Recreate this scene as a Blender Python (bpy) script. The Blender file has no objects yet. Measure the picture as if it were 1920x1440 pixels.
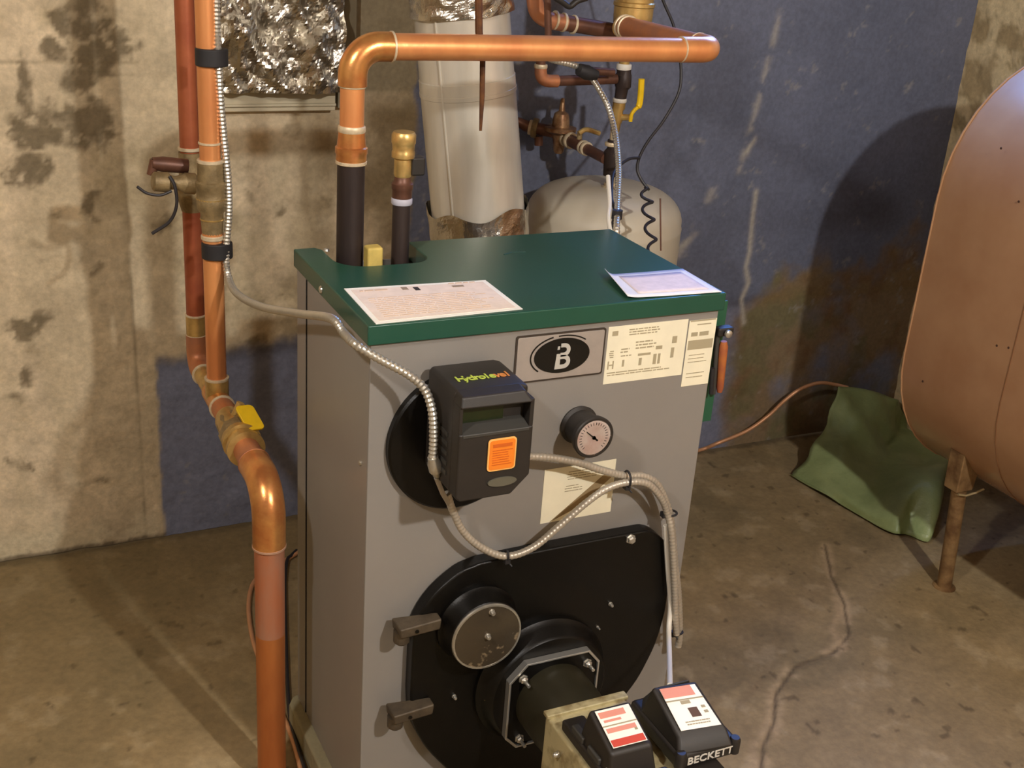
import bpy, math, random
import numpy as np
from mathutils import Vector, Matrix, Euler
random.seed(7)
SC = bpy.context.scene
COL = SC.collection
PI = math.pi

# ------------------------------------------------------------------ camera, light, exposure
CAM_LOC = Vector((-0.4838, -1.37, 1.4288))
CAM_ROT = Euler((1.1708, -0.0688, -0.4419), 'XYZ')
FPX = 2235.1
cd = bpy.data.cameras.new('camera'); cam = bpy.data.objects.new('camera', cd); COL.objects.link(cam)
cam.location = CAM_LOC; cam.rotation_euler = CAM_ROT
cd.sensor_width = 36; cd.lens = 36 * FPX / 1920; cd.clip_start = .02
SC.camera = cam
SC.view_settings.view_transform = 'Standard'; SC.view_settings.look = 'None'
SC.view_settings.gamma = 1; SC.view_settings.use_curve_mapping = False
SC.view_settings.exposure = 1.79
w = bpy.data.worlds.new('world'); SC.world = w; w.use_nodes = True
w.node_tree.nodes['Background'].inputs[0].default_value = (.9, .75, .6, 1)
w.node_tree.nodes['Background'].inputs[1].default_value = .05

def lamp(name, loc, power, col, radius=.04):
    l = bpy.data.lights.new(name, 'POINT'); l.energy = power; l.color = col; l.shadow_soft_size = radius
    o = bpy.data.objects.new(name, l); o.location = loc; COL.objects.link(o); return o
lamp('bulb_right', (.50, -1.87, 2.05), 37.5, (1, .98, .955), .035)
lamp('bulb_left', (-.95, -.75, 1.93), 15, (1, .97, .93), .05)
al = bpy.data.lights.new('daylight_window', 'AREA'); al.shape = 'RECTANGLE'; al.size = .58; al.size_y = .26; al.spread = math.radians(118)
al.energy = 9; al.color = (.13, .33, 1)
ao = bpy.data.objects.new('daylight_window', al); ao.location = (1.62, 1.02, 1.86)
ao.rotation_euler = (Vector((1.52, .10, 1.36)) - Vector((1.62, 1.02, 1.86))).to_track_quat('-Z', 'Y').to_euler(); COL.objects.link(ao)

# ------------------------------------------------------------------ helpers
_M = np.array(CAM_ROT.to_matrix())
def P(u, v, **k):
    """world point on a real plane (x=, y= or z=) where the photograph shows pixel u,v"""
    d = Vector(_M @ np.array([(u - 960) / FPX, -(v - 720) / FPX, -1.0]))
    (a, val), = k.items(); i = 'xyz'.index(a)
    t = (val - CAM_LOC[i]) / d[i]
    return CAM_LOC + d * t

def S(r, g, b):
    f = lambda c: (c / 255 / 12.92) if c / 255 <= .04045 else ((c / 255 + .055) / 1.055) ** 2.4
    return (f(r), f(g), f(b), 1)

class MB:
    def __init__(s): s.v = []; s.f = []
    def add(s, vs, fs):
        n = len(s.v); s.v += [tuple(x) for x in vs]; s.f += [tuple(i + n for i in f) for f in fs]; return s
    def box(s, a, b):
        x0, y0, z0 = a; x1, y1, z1 = b
        v = [(x0,y0,z0),(x1,y0,z0),(x1,y1,z0),(x0,y1,z0),(x0,y0,z1),(x1,y0,z1),(x1,y1,z1),(x0,y1,z1)]
        return s.add(v, [(0,3,2,1),(4,5,6,7),(0,1,5,4),(1,2,6,5),(2,3,7,6),(3,0,4,7)])
    def hexa(s, v):   # 8 corners: bottom 4 ccw, top 4 ccw
        return s.add(v, [(0,3,2,1),(4,5,6,7),(0,1,5,4),(1,2,6,5),(2,3,7,6),(3,0,4,7)])
    def tube(s, path, r, seg=20, caps=True):
        path = [Vector(p) for p in path]; n = len(path)
        rs = r if hasattr(r, '__len__') else [r] * n
        T = []
        for i in range(n):
            a = path[max(0, i - 1)]; b = path[min(n - 1, i + 1)]; t = (b - a)
            T.append(t.normalized() if t.length > 1e-9 else (T[-1] if T else Vector((0, 0, 1))))
        up = Vector((0, 0, 1)) if abs(T[0].z) < .9 else Vector((1, 0, 0))
        N = (up - T[0] * up.dot(T[0])).normalized()
        vs = []
        for i in range(n):
            N = (N - T[i] * N.dot(T[i])); N.normalize(); B = T[i].cross(N)
            for k in range(seg):
                a = 2 * PI * k / seg
                vs.append(path[i] + (N * math.cos(a) + B * math.sin(a)) * rs[i])
        fs = []
        for i in range(n - 1):
            for k in range(seg):
                k2 = (k + 1) % seg
                fs.append((i*seg+k, i*seg+k2, (i+1)*seg+k2, (i+1)*seg+k))
        if caps:
            fs.append(tuple(range(seg - 1, -1, -1))); fs.append(tuple((n-1)*seg + k for k in range(seg)))
        return s.add(vs, fs)
    def lathe(s, prof, p0, ax=(0, 0, 1), seg=32):
        """prof: (distance along axis, radius)"""
        ax = Vector(ax).normalized(); p0 = Vector(p0)
        up = Vector((0, 0, 1)) if abs(ax.z) < .9 else Vector((1, 0, 0))
        N = (up - ax * up.dot(ax)).normalized(); B = ax.cross(N)
        vs = []; n = len(prof)
        for t, r in prof:
            for k in range(seg):
                a = 2 * PI * k / seg; vs.append(p0 + ax * t + (N * math.cos(a) + B * math.sin(a)) * max(r, 1e-5))
        fs = []
        for i in range(n - 1):
            for k in range(seg):
                k2 = (k + 1) % seg; fs.append((i*seg+k, i*seg+k2, (i+1)*seg+k2, (i+1)*seg+k))
        fs.append(tuple(range(seg - 1, -1, -1))); fs.append(tuple((n-1)*seg + k for k in range(seg)))
        return s.add(vs, fs)
    def prism(s, poly, org, U, V, depth):
        """poly (a,b) in plane org+aU+bV extruded along UxV by depth"""
        org, U, V = Vector(org), Vector(U), Vector(V); W = U.cross(V).normalized() * depth; n = len(poly)
        a = [org + U * p[0] + V * p[1] for p in poly]
        vs = a + [p + W for p in a]
        fs = [tuple(range(n - 1, -1, -1)), tuple(range(n, 2 * n))] + [(i, (i+1) % n, n + (i+1) % n, n + i) for i in range(n)]
        return s.add(vs, fs)
    def grid(s, pts):
        r = len(pts); c = len(pts[0]); vs = [p for row in pts for p in row]
        return s.add(vs, [(i*c+j, i*c+j+1, (i+1)*c+j+1, (i+1)*c+j) for i in range(r-1) for j in range(c-1)])
    def build(s, name, mat, parent=None, bevel=0, smooth=True, angle=35, solid=0, seg=2):
        me = bpy.data.meshes.new(name); me.from_pydata(s.v, [], s.f); me.update()
        import bmesh
        bm = bmesh.new(); bm.from_mesh(me); bmesh.ops.recalc_face_normals(bm, faces=bm.faces); bm.to_mesh(me); bm.free()
        if smooth:
            for p in me.polygons: p.use_smooth = True
            me.set_sharp_from_angle(angle=math.radians(angle))
        me.materials.append(mat)
        o = bpy.data.objects.new(name, me); COL.objects.link(o)
        if parent: o.parent = parent; o.matrix_parent_inverse = Matrix.Translation(parent.location).inverted()
        if solid:
            m = o.modifiers.new('s', 'SOLIDIFY'); m.thickness = solid; m.offset = 0
        if bevel:
            m = o.modifiers.new('b', 'BEVEL'); m.width = bevel; m.segments = seg; m.limit_method = 'ANGLE'; m.angle_limit = math.radians(40)
            m.harden_normals = True
        return o

def tag(o, label, cat, group=None):
    o['label'] = label; o['category'] = cat
    if group: o['group'] = group
    return o
def thing(name, label, cat, loc=(0, 0, 0), group=None):
    o = bpy.data.objects.new(name, None); o.location = loc; o.empty_display_size = .05; COL.objects.link(o)
    return tag(o, label, cat, group)
def struct(o): o['kind'] = 'structure'; return o

def smoothpath(pts, n=10):
    pts = [Vector(p) for p in pts]; out = []
    q = [pts[0] * 2 - pts[1]] + pts + [pts[-1] * 2 - pts[-2]]
    for i in range(1, len(q) - 2):
        a, b, c, d = q[i-1:i+3]
        for k in range(n):
            t = k / n
            out.append(.5 * ((2*b) + (c-a)*t + (2*a-5*b+4*c-d)*t*t + (3*b-a-3*c+d)*t**3))
    out.append(pts[-1]); return out
def resample(path, step):
    out = [path[0]]; acc = 0
    for a, b in zip(path, path[1:]):
        L = (b - a).length; d = step - acc
        while d <= L:
            out.append(a.lerp(b, d / L)); d += step
        acc = L - (d - step)
    return out
def arc(c, r, a0, a1, U, V, n=10):
    c, U, V = Vector(c), Vector(U), Vector(V)
    return [c + (U * math.cos(a0 + (a1-a0)*i/n) + V * math.sin(a0 + (a1-a0)*i/n)) * r for i in range(n + 1)]
def roundrect(w, h, r, n=5):
    out = []
    for cx, cy, a in ((w/2-r, h/2-r, 0), (-w/2+r, h/2-r, PI/2), (-w/2+r, -h/2+r, PI), (w/2-r, -h/2+r, 1.5*PI)):
        for i in range(n + 1): t = a + PI/2*i/n; out.append((cx + r*math.cos(t), cy + r*math.sin(t)))
    return out

# numpy value noise for stains that have a place of their own
_rs = np.random.RandomState(3); _lat = _rs.rand(256, 256)
def vnoise(x, y):
    xi = np.floor(x).astype(int); yi = np.floor(y).astype(int); fx = x - xi; fy = y - yi
    fx = fx*fx*(3-2*fx); fy = fy*fy*(3-2*fy)
    g = lambda a, b: _lat[a % 256, b % 256]
    return (g(xi,yi)*(1-fx)+g(xi+1,yi)*fx)*(1-fy)+(g(xi,yi+1)*(1-fx)+g(xi+1,yi+1)*fx)*fy
def fbm(x, y, oct=5, s=1.0):
    a = .5; t = 0; tot = 0
    for i in range(oct):
        t = t + a * vnoise(x*s + 17*i, y*s + 31*i); tot += a; a *= .55; s *= 2.1
    return t / tot
def sstep(a, b, x): t = np.clip((x - a) / (b - a), 0, 1); return t*t*(3-2*t)
def segdist(X, Y, pl):
    d = np.full(X.shape, 9.0)
    for (ax, ay), (bx, by) in zip(pl, pl[1:]):
        vx, vy = bx-ax, by-ay; t = np.clip(((X-ax)*vx+(Y-ay)*vy)/(vx*vx+vy*vy+1e-12), 0, 1)
        d = np.minimum(d, np.hypot(X-ax-t*vx, Y-ay-t*vy))
    return d

# ------------------------------------------------------------------ materials
def mat(name, c, rough=.5, metal=0., var=0., c2=None, scale=30, bump=0., bscale=200, detail=4, coat=0., stretch=(1,1,1), ramp=(.35,.65), attr=None, spec=.5):
    m = bpy.data.materials.new(name); m.use_nodes = True; nt = m.node_tree; N = nt.nodes; L = nt.links
    b = N['Principled BSDF']; b.inputs['Roughness'].default_value = rough; b.inputs['Metallic'].default_value = metal
    b.inputs['Base Color'].default_value = c; b.inputs['Coat Weight'].default_value = coat
    b.inputs['Specular IOR Level'].default_value = spec
    tc = N.new('ShaderNodeTexCoord'); mp = N.new('ShaderNodeMapping'); mp.inputs['Scale'].default_value = stretch
    L.new(tc.outputs['Object'], mp.inputs[0])
    src = None
    if attr:
        a = N.new('ShaderNodeAttribute'); a.attribute_name = attr; src = a.outputs['Color']
    if c2 is not None or var:
        n = N.new('ShaderNodeTexNoise'); n.inputs['Scale'].default_value = scale; n.inputs['Detail'].default_value = detail; n.inputs['Roughness'].default_value = .6
        L.new(mp.outputs[0], n.inputs['Vector'])
        mr = N.new('ShaderNodeMapRange'); mr.inputs[1].default_value = ramp[0]; mr.inputs[2].default_value = ramp[1]
        L.new(n.outputs['Fac'], mr.inputs[0])
        if c2 is not None:
            mx = N.new('ShaderNodeMix'); mx.data_type = 'RGBA'; L.new(mr.outputs[0], mx.inputs[0]); mx.inputs[6].default_value = c; mx.inputs[7].default_value = c2
            src = mx.outputs[2]
        if var:
            mr.inputs[3].default_value = 1 - var; mr.inputs[4].default_value = 1 + var
            mv = N.new('ShaderNodeVectorMath'); mv.operation = 'SCALE'
            if src: L.new(src, mv.inputs[0])
            else: mv.inputs[0].default_value = c[:3]
            L.new(mr.outputs[0], mv.inputs['Scale']); src = mv.outputs[0]
    if src: L.new(src, b.inputs['Base Color'])
    if bump:
        n2 = N.new('ShaderNodeTexNoise'); n2.inputs['Scale'].default_value = bscale; n2.inputs['Detail'].default_value = 6; n2.inputs['Roughness'].default_value = .65
        L.new(mp.outputs[0], n2.inputs['Vector'])
        bp = N.new('ShaderNodeBump'); bp.inputs['Strength'].default_value = 1; bp.inputs['Distance'].default_value = bump
        L.new(n2.outputs['Fac'], bp.inputs['Height']); L.new(bp.outputs[0], b.inputs['Normal'])
    return m
COPPER = mat('copper', S(240,166,104), .36, .5, c2=S(220,142,88), scale=14, bump=.0004, bscale=60, stretch=(1,1,.35))
COPPER_RED = mat('aged_copper', S(182,104,68), .42, .5, c2=S(160,84,56), scale=12, bump=.0004, bscale=60)
COPPER_BRIGHT = mat('bright_copper', S(226,164,96), .28, .7, c2=S(200,128,74), scale=25, bump=.0003, bscale=90)
COPPER_DULL = mat('fluxed_copper', S(172,116,88), .5, .45, c2=S(196,126,80), scale=18, bump=.0005, bscale=80)
COPPER_DARK = mat('dark_copper', S(112,74,56), .45, .4, c2=S(90,60,48), scale=25)
SOLDER = mat('solder', S(214,196,164), .45, .3, var=.12, scale=120)
BRASS = mat('brass', S(214,180,112), .34, .65, c2=S(178,144,86), scale=30, bump=.0003, bscale=120)
BRONZE = mat('cast_bronze', S(160,138,98), .5, .4, c2=S(122,104,72), scale=40, bump=.0008, bscale=160)
STEELPIPE = mat('black_iron_pipe', S(62,50,46), .5, .35, c2=S(48,38,36), scale=18, bump=.0004, bscale=120, stretch=(1,1,.2))
GALV = mat('galvanised_steel', S(232,226,212), .27, .35, c2=S(208,200,184), scale=9, bump=.0012, bscale=14, stretch=(1,1,.22))
FOIL = mat('aluminium_foil', S(200,194,182), .24, 1.0, var=.1, scale=12, bump=.004, bscale=22)
JACKET = mat('grey_jacket_paint', S(143,138,132), .40, .12, var=.03, scale=4, bump=.00012, bscale=500)
GREEN = mat('green_lid_paint', S(34,78,62), .29, 0., var=.05, scale=6, bump=.00015, bscale=500)
GREEN_D = mat('green_bracket_paint', S(40,92,66), .45, 0., var=.05, scale=6)
BLACKP = mat('black_plate_paint', S(11,9,7), .36, 0., spec=.3, var=.15, scale=20, bump=.0002, bscale=400)
BLACKPL = mat('black_plastic', S(40,35,31), .5, 0., var=.06, scale=40, bump=.0001, bscale=600)
BLACKPL2 = mat('dark_grey_plastic', S(60,58,54), .5)
CASTBR = mat('cast_iron_lug', S(92,80,64), .55, .3, c2=S(70,60,48), scale=40, bump=.0006, bscale=150)
RUBBER = mat('black_rubber', S(34,32,34), .6, var=.1, scale=60)
CABLE = mat('black_cable', S(40,36,38), .5)
ARMOUR = mat('armoured_conduit', S(205,200,188), .34, .8, var=.05, scale=40)
ARMOUR_D = mat('grey_conduit', S(186,176,160), .42, .45, var=.06, scale=40)
WHITE = mat('white_plastic', S(222,216,204), .5)
PAPER = mat('paper', S(250,246,234), .8, var=.03, scale=20)
PAPERC = mat('cream_paper', S(238,230,202), .75, var=.04, scale=18)
INK = mat('printed_ink', S(170,158,128), .8)
INKP = mat('pale_pink_print', S(240,222,206), .8, var=.06, scale=60)
INKD = mat('dark_ink', S(50,44,40), .7)
INKR = mat('red_print', S(206,74,52), .6)
INKPINK = mat('pink_print', S(226,150,130), .6)
ORANGE = mat('orange_sticker', S(236,130,32), .55, var=.04, scale=30)
ORANGE_D = mat('orange_print', S(206,96,20), .6)
SILVERPL = mat('silver_badge', S(176,166,158), .42, .35, var=.04, scale=60)
BLACKGL = mat('black_enamel', S(12,14,16), .2)
CHROME = mat('zinc', S(200,196,186), .3, .8, var=.08, scale=80)
GASKET = mat('silver_gasket_edge', S(200,198,192), .3, .8)
LENSM = mat('sight_port_steel', S(84,74,60), .22, .45, c2=S(190,168,136), scale=22, bump=.0012, bscale=26, ramp=(.60,.66))  # pale noise patches painted in as bright reflections on the cover
BEIGEM = mat('scuffed_beige_housing', S(196,184,142), .5, .25, c2=S(140,122,84), scale=22, bump=.0008, bscale=90, ramp=(.5,.68))
OLIVE = mat('dark_olive_tube', S(44,40,26), .45, .2, var=.1, scale=20)
TANKP = mat('tan_tank_paint', S(186,144,106), .24, 0., c2=S(172,128,92), scale=5, bump=.0002, bscale=20)
TANKLEG = mat('rusty_leg', S(156,124,82), .6, .2, c2=S(104,74,44), scale=22, bump=.001, bscale=90)
EXPT = mat('cream_grey_tank_paint', S(192,182,162), .42, 0., var=.04, scale=8)
YELLOWH = mat('yellow_handle', S(238,196,20), .4, var=.06, scale=50)
YELLOWB = mat('cream_yellow_block', S(206,180,96), .7, var=.1, scale=50)
SLAB = mat('pale_concrete_slab', S(150,142,112), .9, var=.1, scale=30, bump=.002, bscale=60)
OILLINE = mat('coated_oil_line', S(214,158,116), .42, .3, var=.06, scale=30)
TRIMW = mat('pale_trim', S(190,178,150), .7, var=.06, scale=12, bump=.0008, bscale=50)
JAMB = mat('grey_board', S(134,122,98), .8, var=.08, scale=10, bump=.001, bscale=60)
GREENBAG = mat('green_plastic_sheet', S(158,170,116), .4, 0., c2=S(136,150,98), scale=9, bump=.004, bscale=14)
DARKIN = mat('dark_inside', S(40,34,26), .9)
CEIL = mat('ceiling_boards', S(120,96,66), .85, var=.15, scale=8)
CONC = mat('plain_concrete', S(150,134,106), .9, var=.12, scale=6, bump=.002, bscale=50)
RED_ORANGE = mat('orange_red_plastic', S(176,104,48), .45, c2=S(140,70,52), scale=30)
DISPLAY = mat('dark_green_display', S(30,40,16), .2, var=.2, scale=30)
LIME = mat('lime_lettering', S(190,206,84), .5)
ORNL = mat('orange_lettering', S(220,140,70), .5)
RUSTW = mat('rusty_brown_strap', S(112,70,34), .7, .2, c2=S(80,48,26), scale=60)

# ------------------------------------------------------------------ setting: walls and floor
def axis(parts):
    out = []
    for a, b, s in parts: n = max(1, int(round((b-a)/s))); out += list(np.linspace(a, b, n, endpoint=False))
    return np.array(out + [parts[-1][1]])
def sheet(name, A, B, fn, colfn, m):
    X, Y = np.meshgrid(A, B)
    V = fn(X, Y); r, c = X.shape
    me = bpy.data.meshes.new(name)
    idx = np.arange(r*c).reshape(r, c)
    F = np.stack([idx[:-1,:-1], idx[:-1,1:], idx[1:,1:], idx[1:,:-1]], -1).reshape(-1, 4)
    me.vertices.add(r*c); me.vertices.foreach_set('co', V.reshape(-1))
    me.loops.add(F.size); me.loops.foreach_set('vertex_index', F.reshape(-1))
    me.polygons.add(len(F)); me.polygons.foreach_set('loop_start', np.arange(0, F.size, 4)); me.polygons.foreach_set('loop_total', np.full(len(F), 4))
    me.update(); me.validate()
    C = colfn(X, Y); C = np.concatenate([C, np.ones(C.shape[:2] + (1,))], -1)
    at = me.color_attributes.new('stain', 'FLOAT_COLOR', 'POINT'); at.data.foreach_set('color', C.reshape(-1).astype(np.float32))
    for p in me.polygons: p.use_smooth = True
    me.materials.append(m); o = bpy.data.objects.new(name, me); COL.objects.link(o); return struct(o)

L3 = lambda r, g, b: np.array(S(r, g, b)[:3])
def mixc(C, col, k): return C * (1 - k[..., None]) + col * k[..., None]
YW = 1.07
def wpt(u, v): p = P(u, v, y=YW); return (p.x, p.z)
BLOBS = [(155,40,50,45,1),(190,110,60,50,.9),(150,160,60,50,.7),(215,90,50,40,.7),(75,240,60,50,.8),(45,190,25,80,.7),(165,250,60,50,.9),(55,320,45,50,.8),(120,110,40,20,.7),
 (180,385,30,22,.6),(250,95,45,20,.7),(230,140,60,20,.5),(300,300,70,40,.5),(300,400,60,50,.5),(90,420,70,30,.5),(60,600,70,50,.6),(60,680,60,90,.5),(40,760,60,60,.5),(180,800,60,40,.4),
 (470,330,50,60,.5),(505,365,60,45,.55),(560,260,70,35,.6),(600,400,70,60,.5),(640,230,60,30,.4),(60,860,80,40,.5),(160,520,60,30,.5),(330,560,40,60,.4),(520,560,80,40,.4),(480,640,90,40,.6),(150,900,120,30,.4)]  # mould blotches; those right of the pipes paint shade into the wall
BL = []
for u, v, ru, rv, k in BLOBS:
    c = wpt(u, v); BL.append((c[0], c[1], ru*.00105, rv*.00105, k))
def wallcol(X, Z):
    n1 = fbm(X, Z, 5, 6); n2 = fbm(X+5, Z+9, 5, 22); n3 = fbm(X+1, Z+3, 4, 70)
    C = np.ones(X.shape + (3,)) * L3(198,180,148)
    C = mixc(C, L3(214,194,162), sstep(.45, .7, fbm(X*1.6, Z*.5, 4, 7)) * .8)
    C = mixc(C, L3(150,134,100), sstep(.5, .75, n1) * .6)
    C = C * (0.78 + .44 * n2)[..., None] * (0.88 + .24 * n3)[..., None]
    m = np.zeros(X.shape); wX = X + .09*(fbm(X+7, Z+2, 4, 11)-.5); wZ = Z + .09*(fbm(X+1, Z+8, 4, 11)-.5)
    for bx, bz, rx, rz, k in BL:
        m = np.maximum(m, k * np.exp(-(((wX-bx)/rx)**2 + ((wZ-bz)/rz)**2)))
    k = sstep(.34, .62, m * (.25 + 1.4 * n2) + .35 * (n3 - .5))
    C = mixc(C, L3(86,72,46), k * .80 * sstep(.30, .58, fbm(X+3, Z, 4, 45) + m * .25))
    # formwork seams: thin lines
    sx = wpt(252, 600)[0]; C = mixc(C, L3(110,96,70), np.exp(-((X - sx) / .0022)**2) * sstep(.30, .55, n1 + .1) * .8 * (Z < .62))
    sx = wpt(225, 200)[0]; C = mixc(C, L3(120,104,78), np.exp(-((X - sx) / .003)**2) * .4)
    sz = wpt(100, 115)[1]; C = mixc(C, L3(110,94,66), np.exp(-((Z - sz) / .003)**2) * .45 * (X < -.1))
    # brownish concrete, with the shade between window and flue painted in
    C = mixc(C, L3(128,108,74), sstep(.12, .30, X) * (1 - sstep(.94, .99, Z)) * sstep(.3, .6, n1 + .12) * .75)
    C = mixc(C, L3(150,138,110), sstep(.27, .31, X) * sstep(.99, 1.0, Z) * .8)
    # pale salt band along the floor, left
    C = mixc(C, L3(206,192,160), (1 - sstep(.03, .09, Z + .05 * (n2 - .5))) * (X < wpt(300, 950)[0]) * sstep(.35, .6, n2 + .1) * .8)
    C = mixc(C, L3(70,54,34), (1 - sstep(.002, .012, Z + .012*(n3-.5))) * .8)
    # blue paint
    e = .03 * (n2 - .5); xl, zt = wpt(300, 850)[0], wpt(420, 665)[1]
    xb = wpt(785, 60)[0]; kb = sstep(-.006, .006, X - xb + e)
    k2 = sstep(-.004, .004, X - xl + e * .6) * (1 - sstep(-.022, .022, Z - (zt + .02 * np.clip((X - xl) * 3, 0, 1)) + e * 1.4))
    kb = np.maximum(kb, k2)
    blue = L3(110,109,120) * (0.80 + .40 * n1)[..., None] * (0.93 + .14 * n3)[..., None]
    C = mixc(C, blue * (1 + .45*k2)[..., None] * np.array([.88, .97, 1.10]), kb)
    C = mixc(C, L3(58,54,60), k2 * sstep(.40, .44, Z) * .7 * (1 - sstep(.5, .56, Z)))
    # ochre and brown damp area, lower right
    xr = wpt(1390, 620)[0]
    lim = np.interp(X, [wpt(1240,700)[0], wpt(1400,660)[0], wpt(1450,560)[0], wpt(1530,430)[0], wpt(1640,330)[0], wpt(1760,330)[0]], [.22, .38, .50, .54, .56, .54])
    k3 = sstep(-.07, .07, lim - Z + .5 * (n1 - .5)) * sstep(-.05, .03, X - xr + .12 * (n1 - .5)) * sstep(.25, .6, n1 + .12)
    C = mixc(C, L3(134,108,62), k3 * .85)
    C = mixc(C, L3(116,84,54), k3 * sstep(.5, .7, fbm(X+8, Z+2, 4, 9)) * .7)
    C = mixc(C, L3(96,100,62), k3 * sstep(.5, .7, fbm(X+2, Z+7, 4, 8)) * .5)
    # white salt streaks on the paint
    for pl, wd, st in (([(1465,20),(1440,120),(1410,230),(1385,320)], .010, .6), ([(1418,360),(1405,470),(1398,500),(1404,530),(1390,560),(1396,605)], .0085, 1.), ([(1340,350),(1310,410),(1270,480)], .012, .55), ([(1414,262),(1400,284)], .010, 1.), ([(1305,440),(1270,470),(1240,500)], .008, .6)):
        q = [wpt(*a) for a in pl]; d = segdist(X + .012 * (n1 - .5), Z, q)
        C = mixc(C, L3(176,168,156), np.exp(-(d / (wd * (.4 + .9 * n2)))**2) * st * sstep(.42, .58, n2 + .25 * (st > .9)))
    fl = sstep(.66, .72, n2) * sstep(.55, .65, n3) * kb
    C = mixc(C, L3(150,146,140), fl * .5)
    return C
def wallrel(X, Z):
    n = fbm(X, Z, 5, 14); kb = X > wpt(785, 60)[0]
    d = (n - .5) * .012 * np.where(kb, .35, 1.)
    return np.stack([X, YW - d, Z], -1)
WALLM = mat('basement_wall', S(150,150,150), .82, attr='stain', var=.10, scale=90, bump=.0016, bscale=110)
PAINTM = WALLM
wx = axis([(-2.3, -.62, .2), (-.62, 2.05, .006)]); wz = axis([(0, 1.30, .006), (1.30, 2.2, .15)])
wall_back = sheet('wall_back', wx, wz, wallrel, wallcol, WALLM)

def fpt(u, v): p = P(u, v, z=0); return (p.x, p.y)
CR = [fpt(*a) for a in [(1548,1020),(1560,1080),(1585,1130),(1592,1190),(1562,1222),(1490,1250),(1455,1300),(1452,1350),(1430,1400),(1428,1470)]]
CR2 = [fpt(*a) for a in [(1565,1120),(1575,1150),(1560,1180),(1585,1215)]]
FB = [(430,1040,90,40,.5),(540,1130,60,120,.5),(1660,1160,60,60,.3),(60,1400,60,40,.3)]
def floorcol(X, Y):
    n1 = fbm(X+3, Y+1, 5, 4); n2 = fbm(X+9, Y+4, 5, 18); n3 = fbm(X+2, Y+8, 4, 60)
    C = np.ones(X.shape + (3,)) * L3(150,129,92)
    C = mixc(C, L3(168,147,110), sstep(.5, .72, n1) * .8)
    C = mixc(C, L3(128,112,80), sstep(.5, .7, fbm(X+11, Y+5, 4, 5)) * .6)
    C = C * (0.82 + .36 * n2)[..., None] * (0.92 + .16 * n3)[..., None]
    C = mixc(C, L3(182,164,130), sstep(.62, .74, n2) * .35)
    wl = .02 * (n2 - .5)
    d = segdist(X + wl, Y + wl * .8, CR)
    C = mixc(C, L3(190,164,126), np.exp(-((d - .018*n1) / (.004+.012*n1))**2) * sstep(.38, .62, n2 + .08) * .65)
    C = mixc(C, L3(78,62,40), np.exp(-(d / .0035)**2) * .75)
    d = segdist(X + wl, Y, CR2); C = mixc(C, L3(176,150,112), np.exp(-(d / .009)**2) * .7)
    sp = sstep(.80, .86, fbm(X+6, Y+6, 2, 40)); C = mixc(C, L3(84,66,42), sp * .6)
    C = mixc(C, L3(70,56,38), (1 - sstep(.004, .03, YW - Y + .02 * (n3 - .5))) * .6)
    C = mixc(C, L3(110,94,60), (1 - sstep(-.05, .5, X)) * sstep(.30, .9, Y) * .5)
    return C
def floorrel(X, Y):
    d = segdist(X, Y, CR); n = fbm(X, Y, 4, 10)
    return np.stack([X, Y, (n - .5) * .004 - .003 - .003 * np.exp(-(d / .004)**2)], -1)
FLOORM = mat('concrete_floor', S(150,150,150), .72, attr='stain', var=.10, scale=70, bump=.0012, bscale=120)
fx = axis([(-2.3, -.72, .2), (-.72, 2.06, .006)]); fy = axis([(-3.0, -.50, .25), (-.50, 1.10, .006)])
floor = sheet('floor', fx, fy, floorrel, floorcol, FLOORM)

def rwcol(X, Y):
    n1 = fbm(X+23, Y+11, 5, 5); n2 = fbm(X+29, Y+14, 5, 20)
    C = np.ones(X.shape + (3,)) * L3(226,204,160); C = mixc(C, L3(160,136,96), sstep(.48, .62, n2) * .8)
    return mixc(C, L3(186,166,130), sstep(.55, .75, n1) * .5)
sheet('wall_right', axis([(-3.0, .2, .2), (.2, 1.09, .008)]), axis([(0, 1.5, .01), (1.5, 2.2, .2)]),
      lambda Y, Z: np.stack([2.05 + (fbm(Y, Z, 4, 12) - .5) * .02, Y, Z], -1), rwcol, WALLM)
struct(MB().box((-2.4, -3.1, 0), (-2.3, 1.1, 2.2)).build('wall_left', CONC))
struct(MB().box((-2.4, -3.1, 0), (2.1, -3.0, 2.2)).build('wall_front', CONC))
struct(MB().box((-2.4, -3.1, 2.2), (2.1, 1.2, 2.25)).build('ceiling', CEIL))

# window frame round the foil
fz0 = P(520, 205, y=YW-.02).z
xL, xF, xR = -.02, P(630, 100, y=YW-.02).x, P(668, 60, y=YW-.02).x
o = struct(MB().box((xL, YW-.028, .962), (xR-.045, YW+.02, 1.004)).box((xL, YW-.034, .972), (xR-.045, YW, .978)).build('trim_1', TRIMW, bevel=.002))
o['label'] = 'pale painted sill strip under the foil'
o = struct(MB().box((xF + .004, YW-.024, .966), (xR, YW+.02, 1.45)).build('trim_2', JAMB, bevel=.002))
o['label'] = 'grey brown upright board right of the foil'

wn = struct(MB().box((1.26,YW-.17,1.66),(1.98,YW,1.695)).box((1.28,YW-.05,2.02),(1.96,YW,2.06)).box((1.28,YW-.05,1.70),(1.31,YW,2.02)).box((1.93,YW-.05,1.70),(1.96,YW,2.02)).build('window_1', TRIMW, bevel=.002))  # out of view; sill made deep to block steep daylight from the floor
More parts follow.
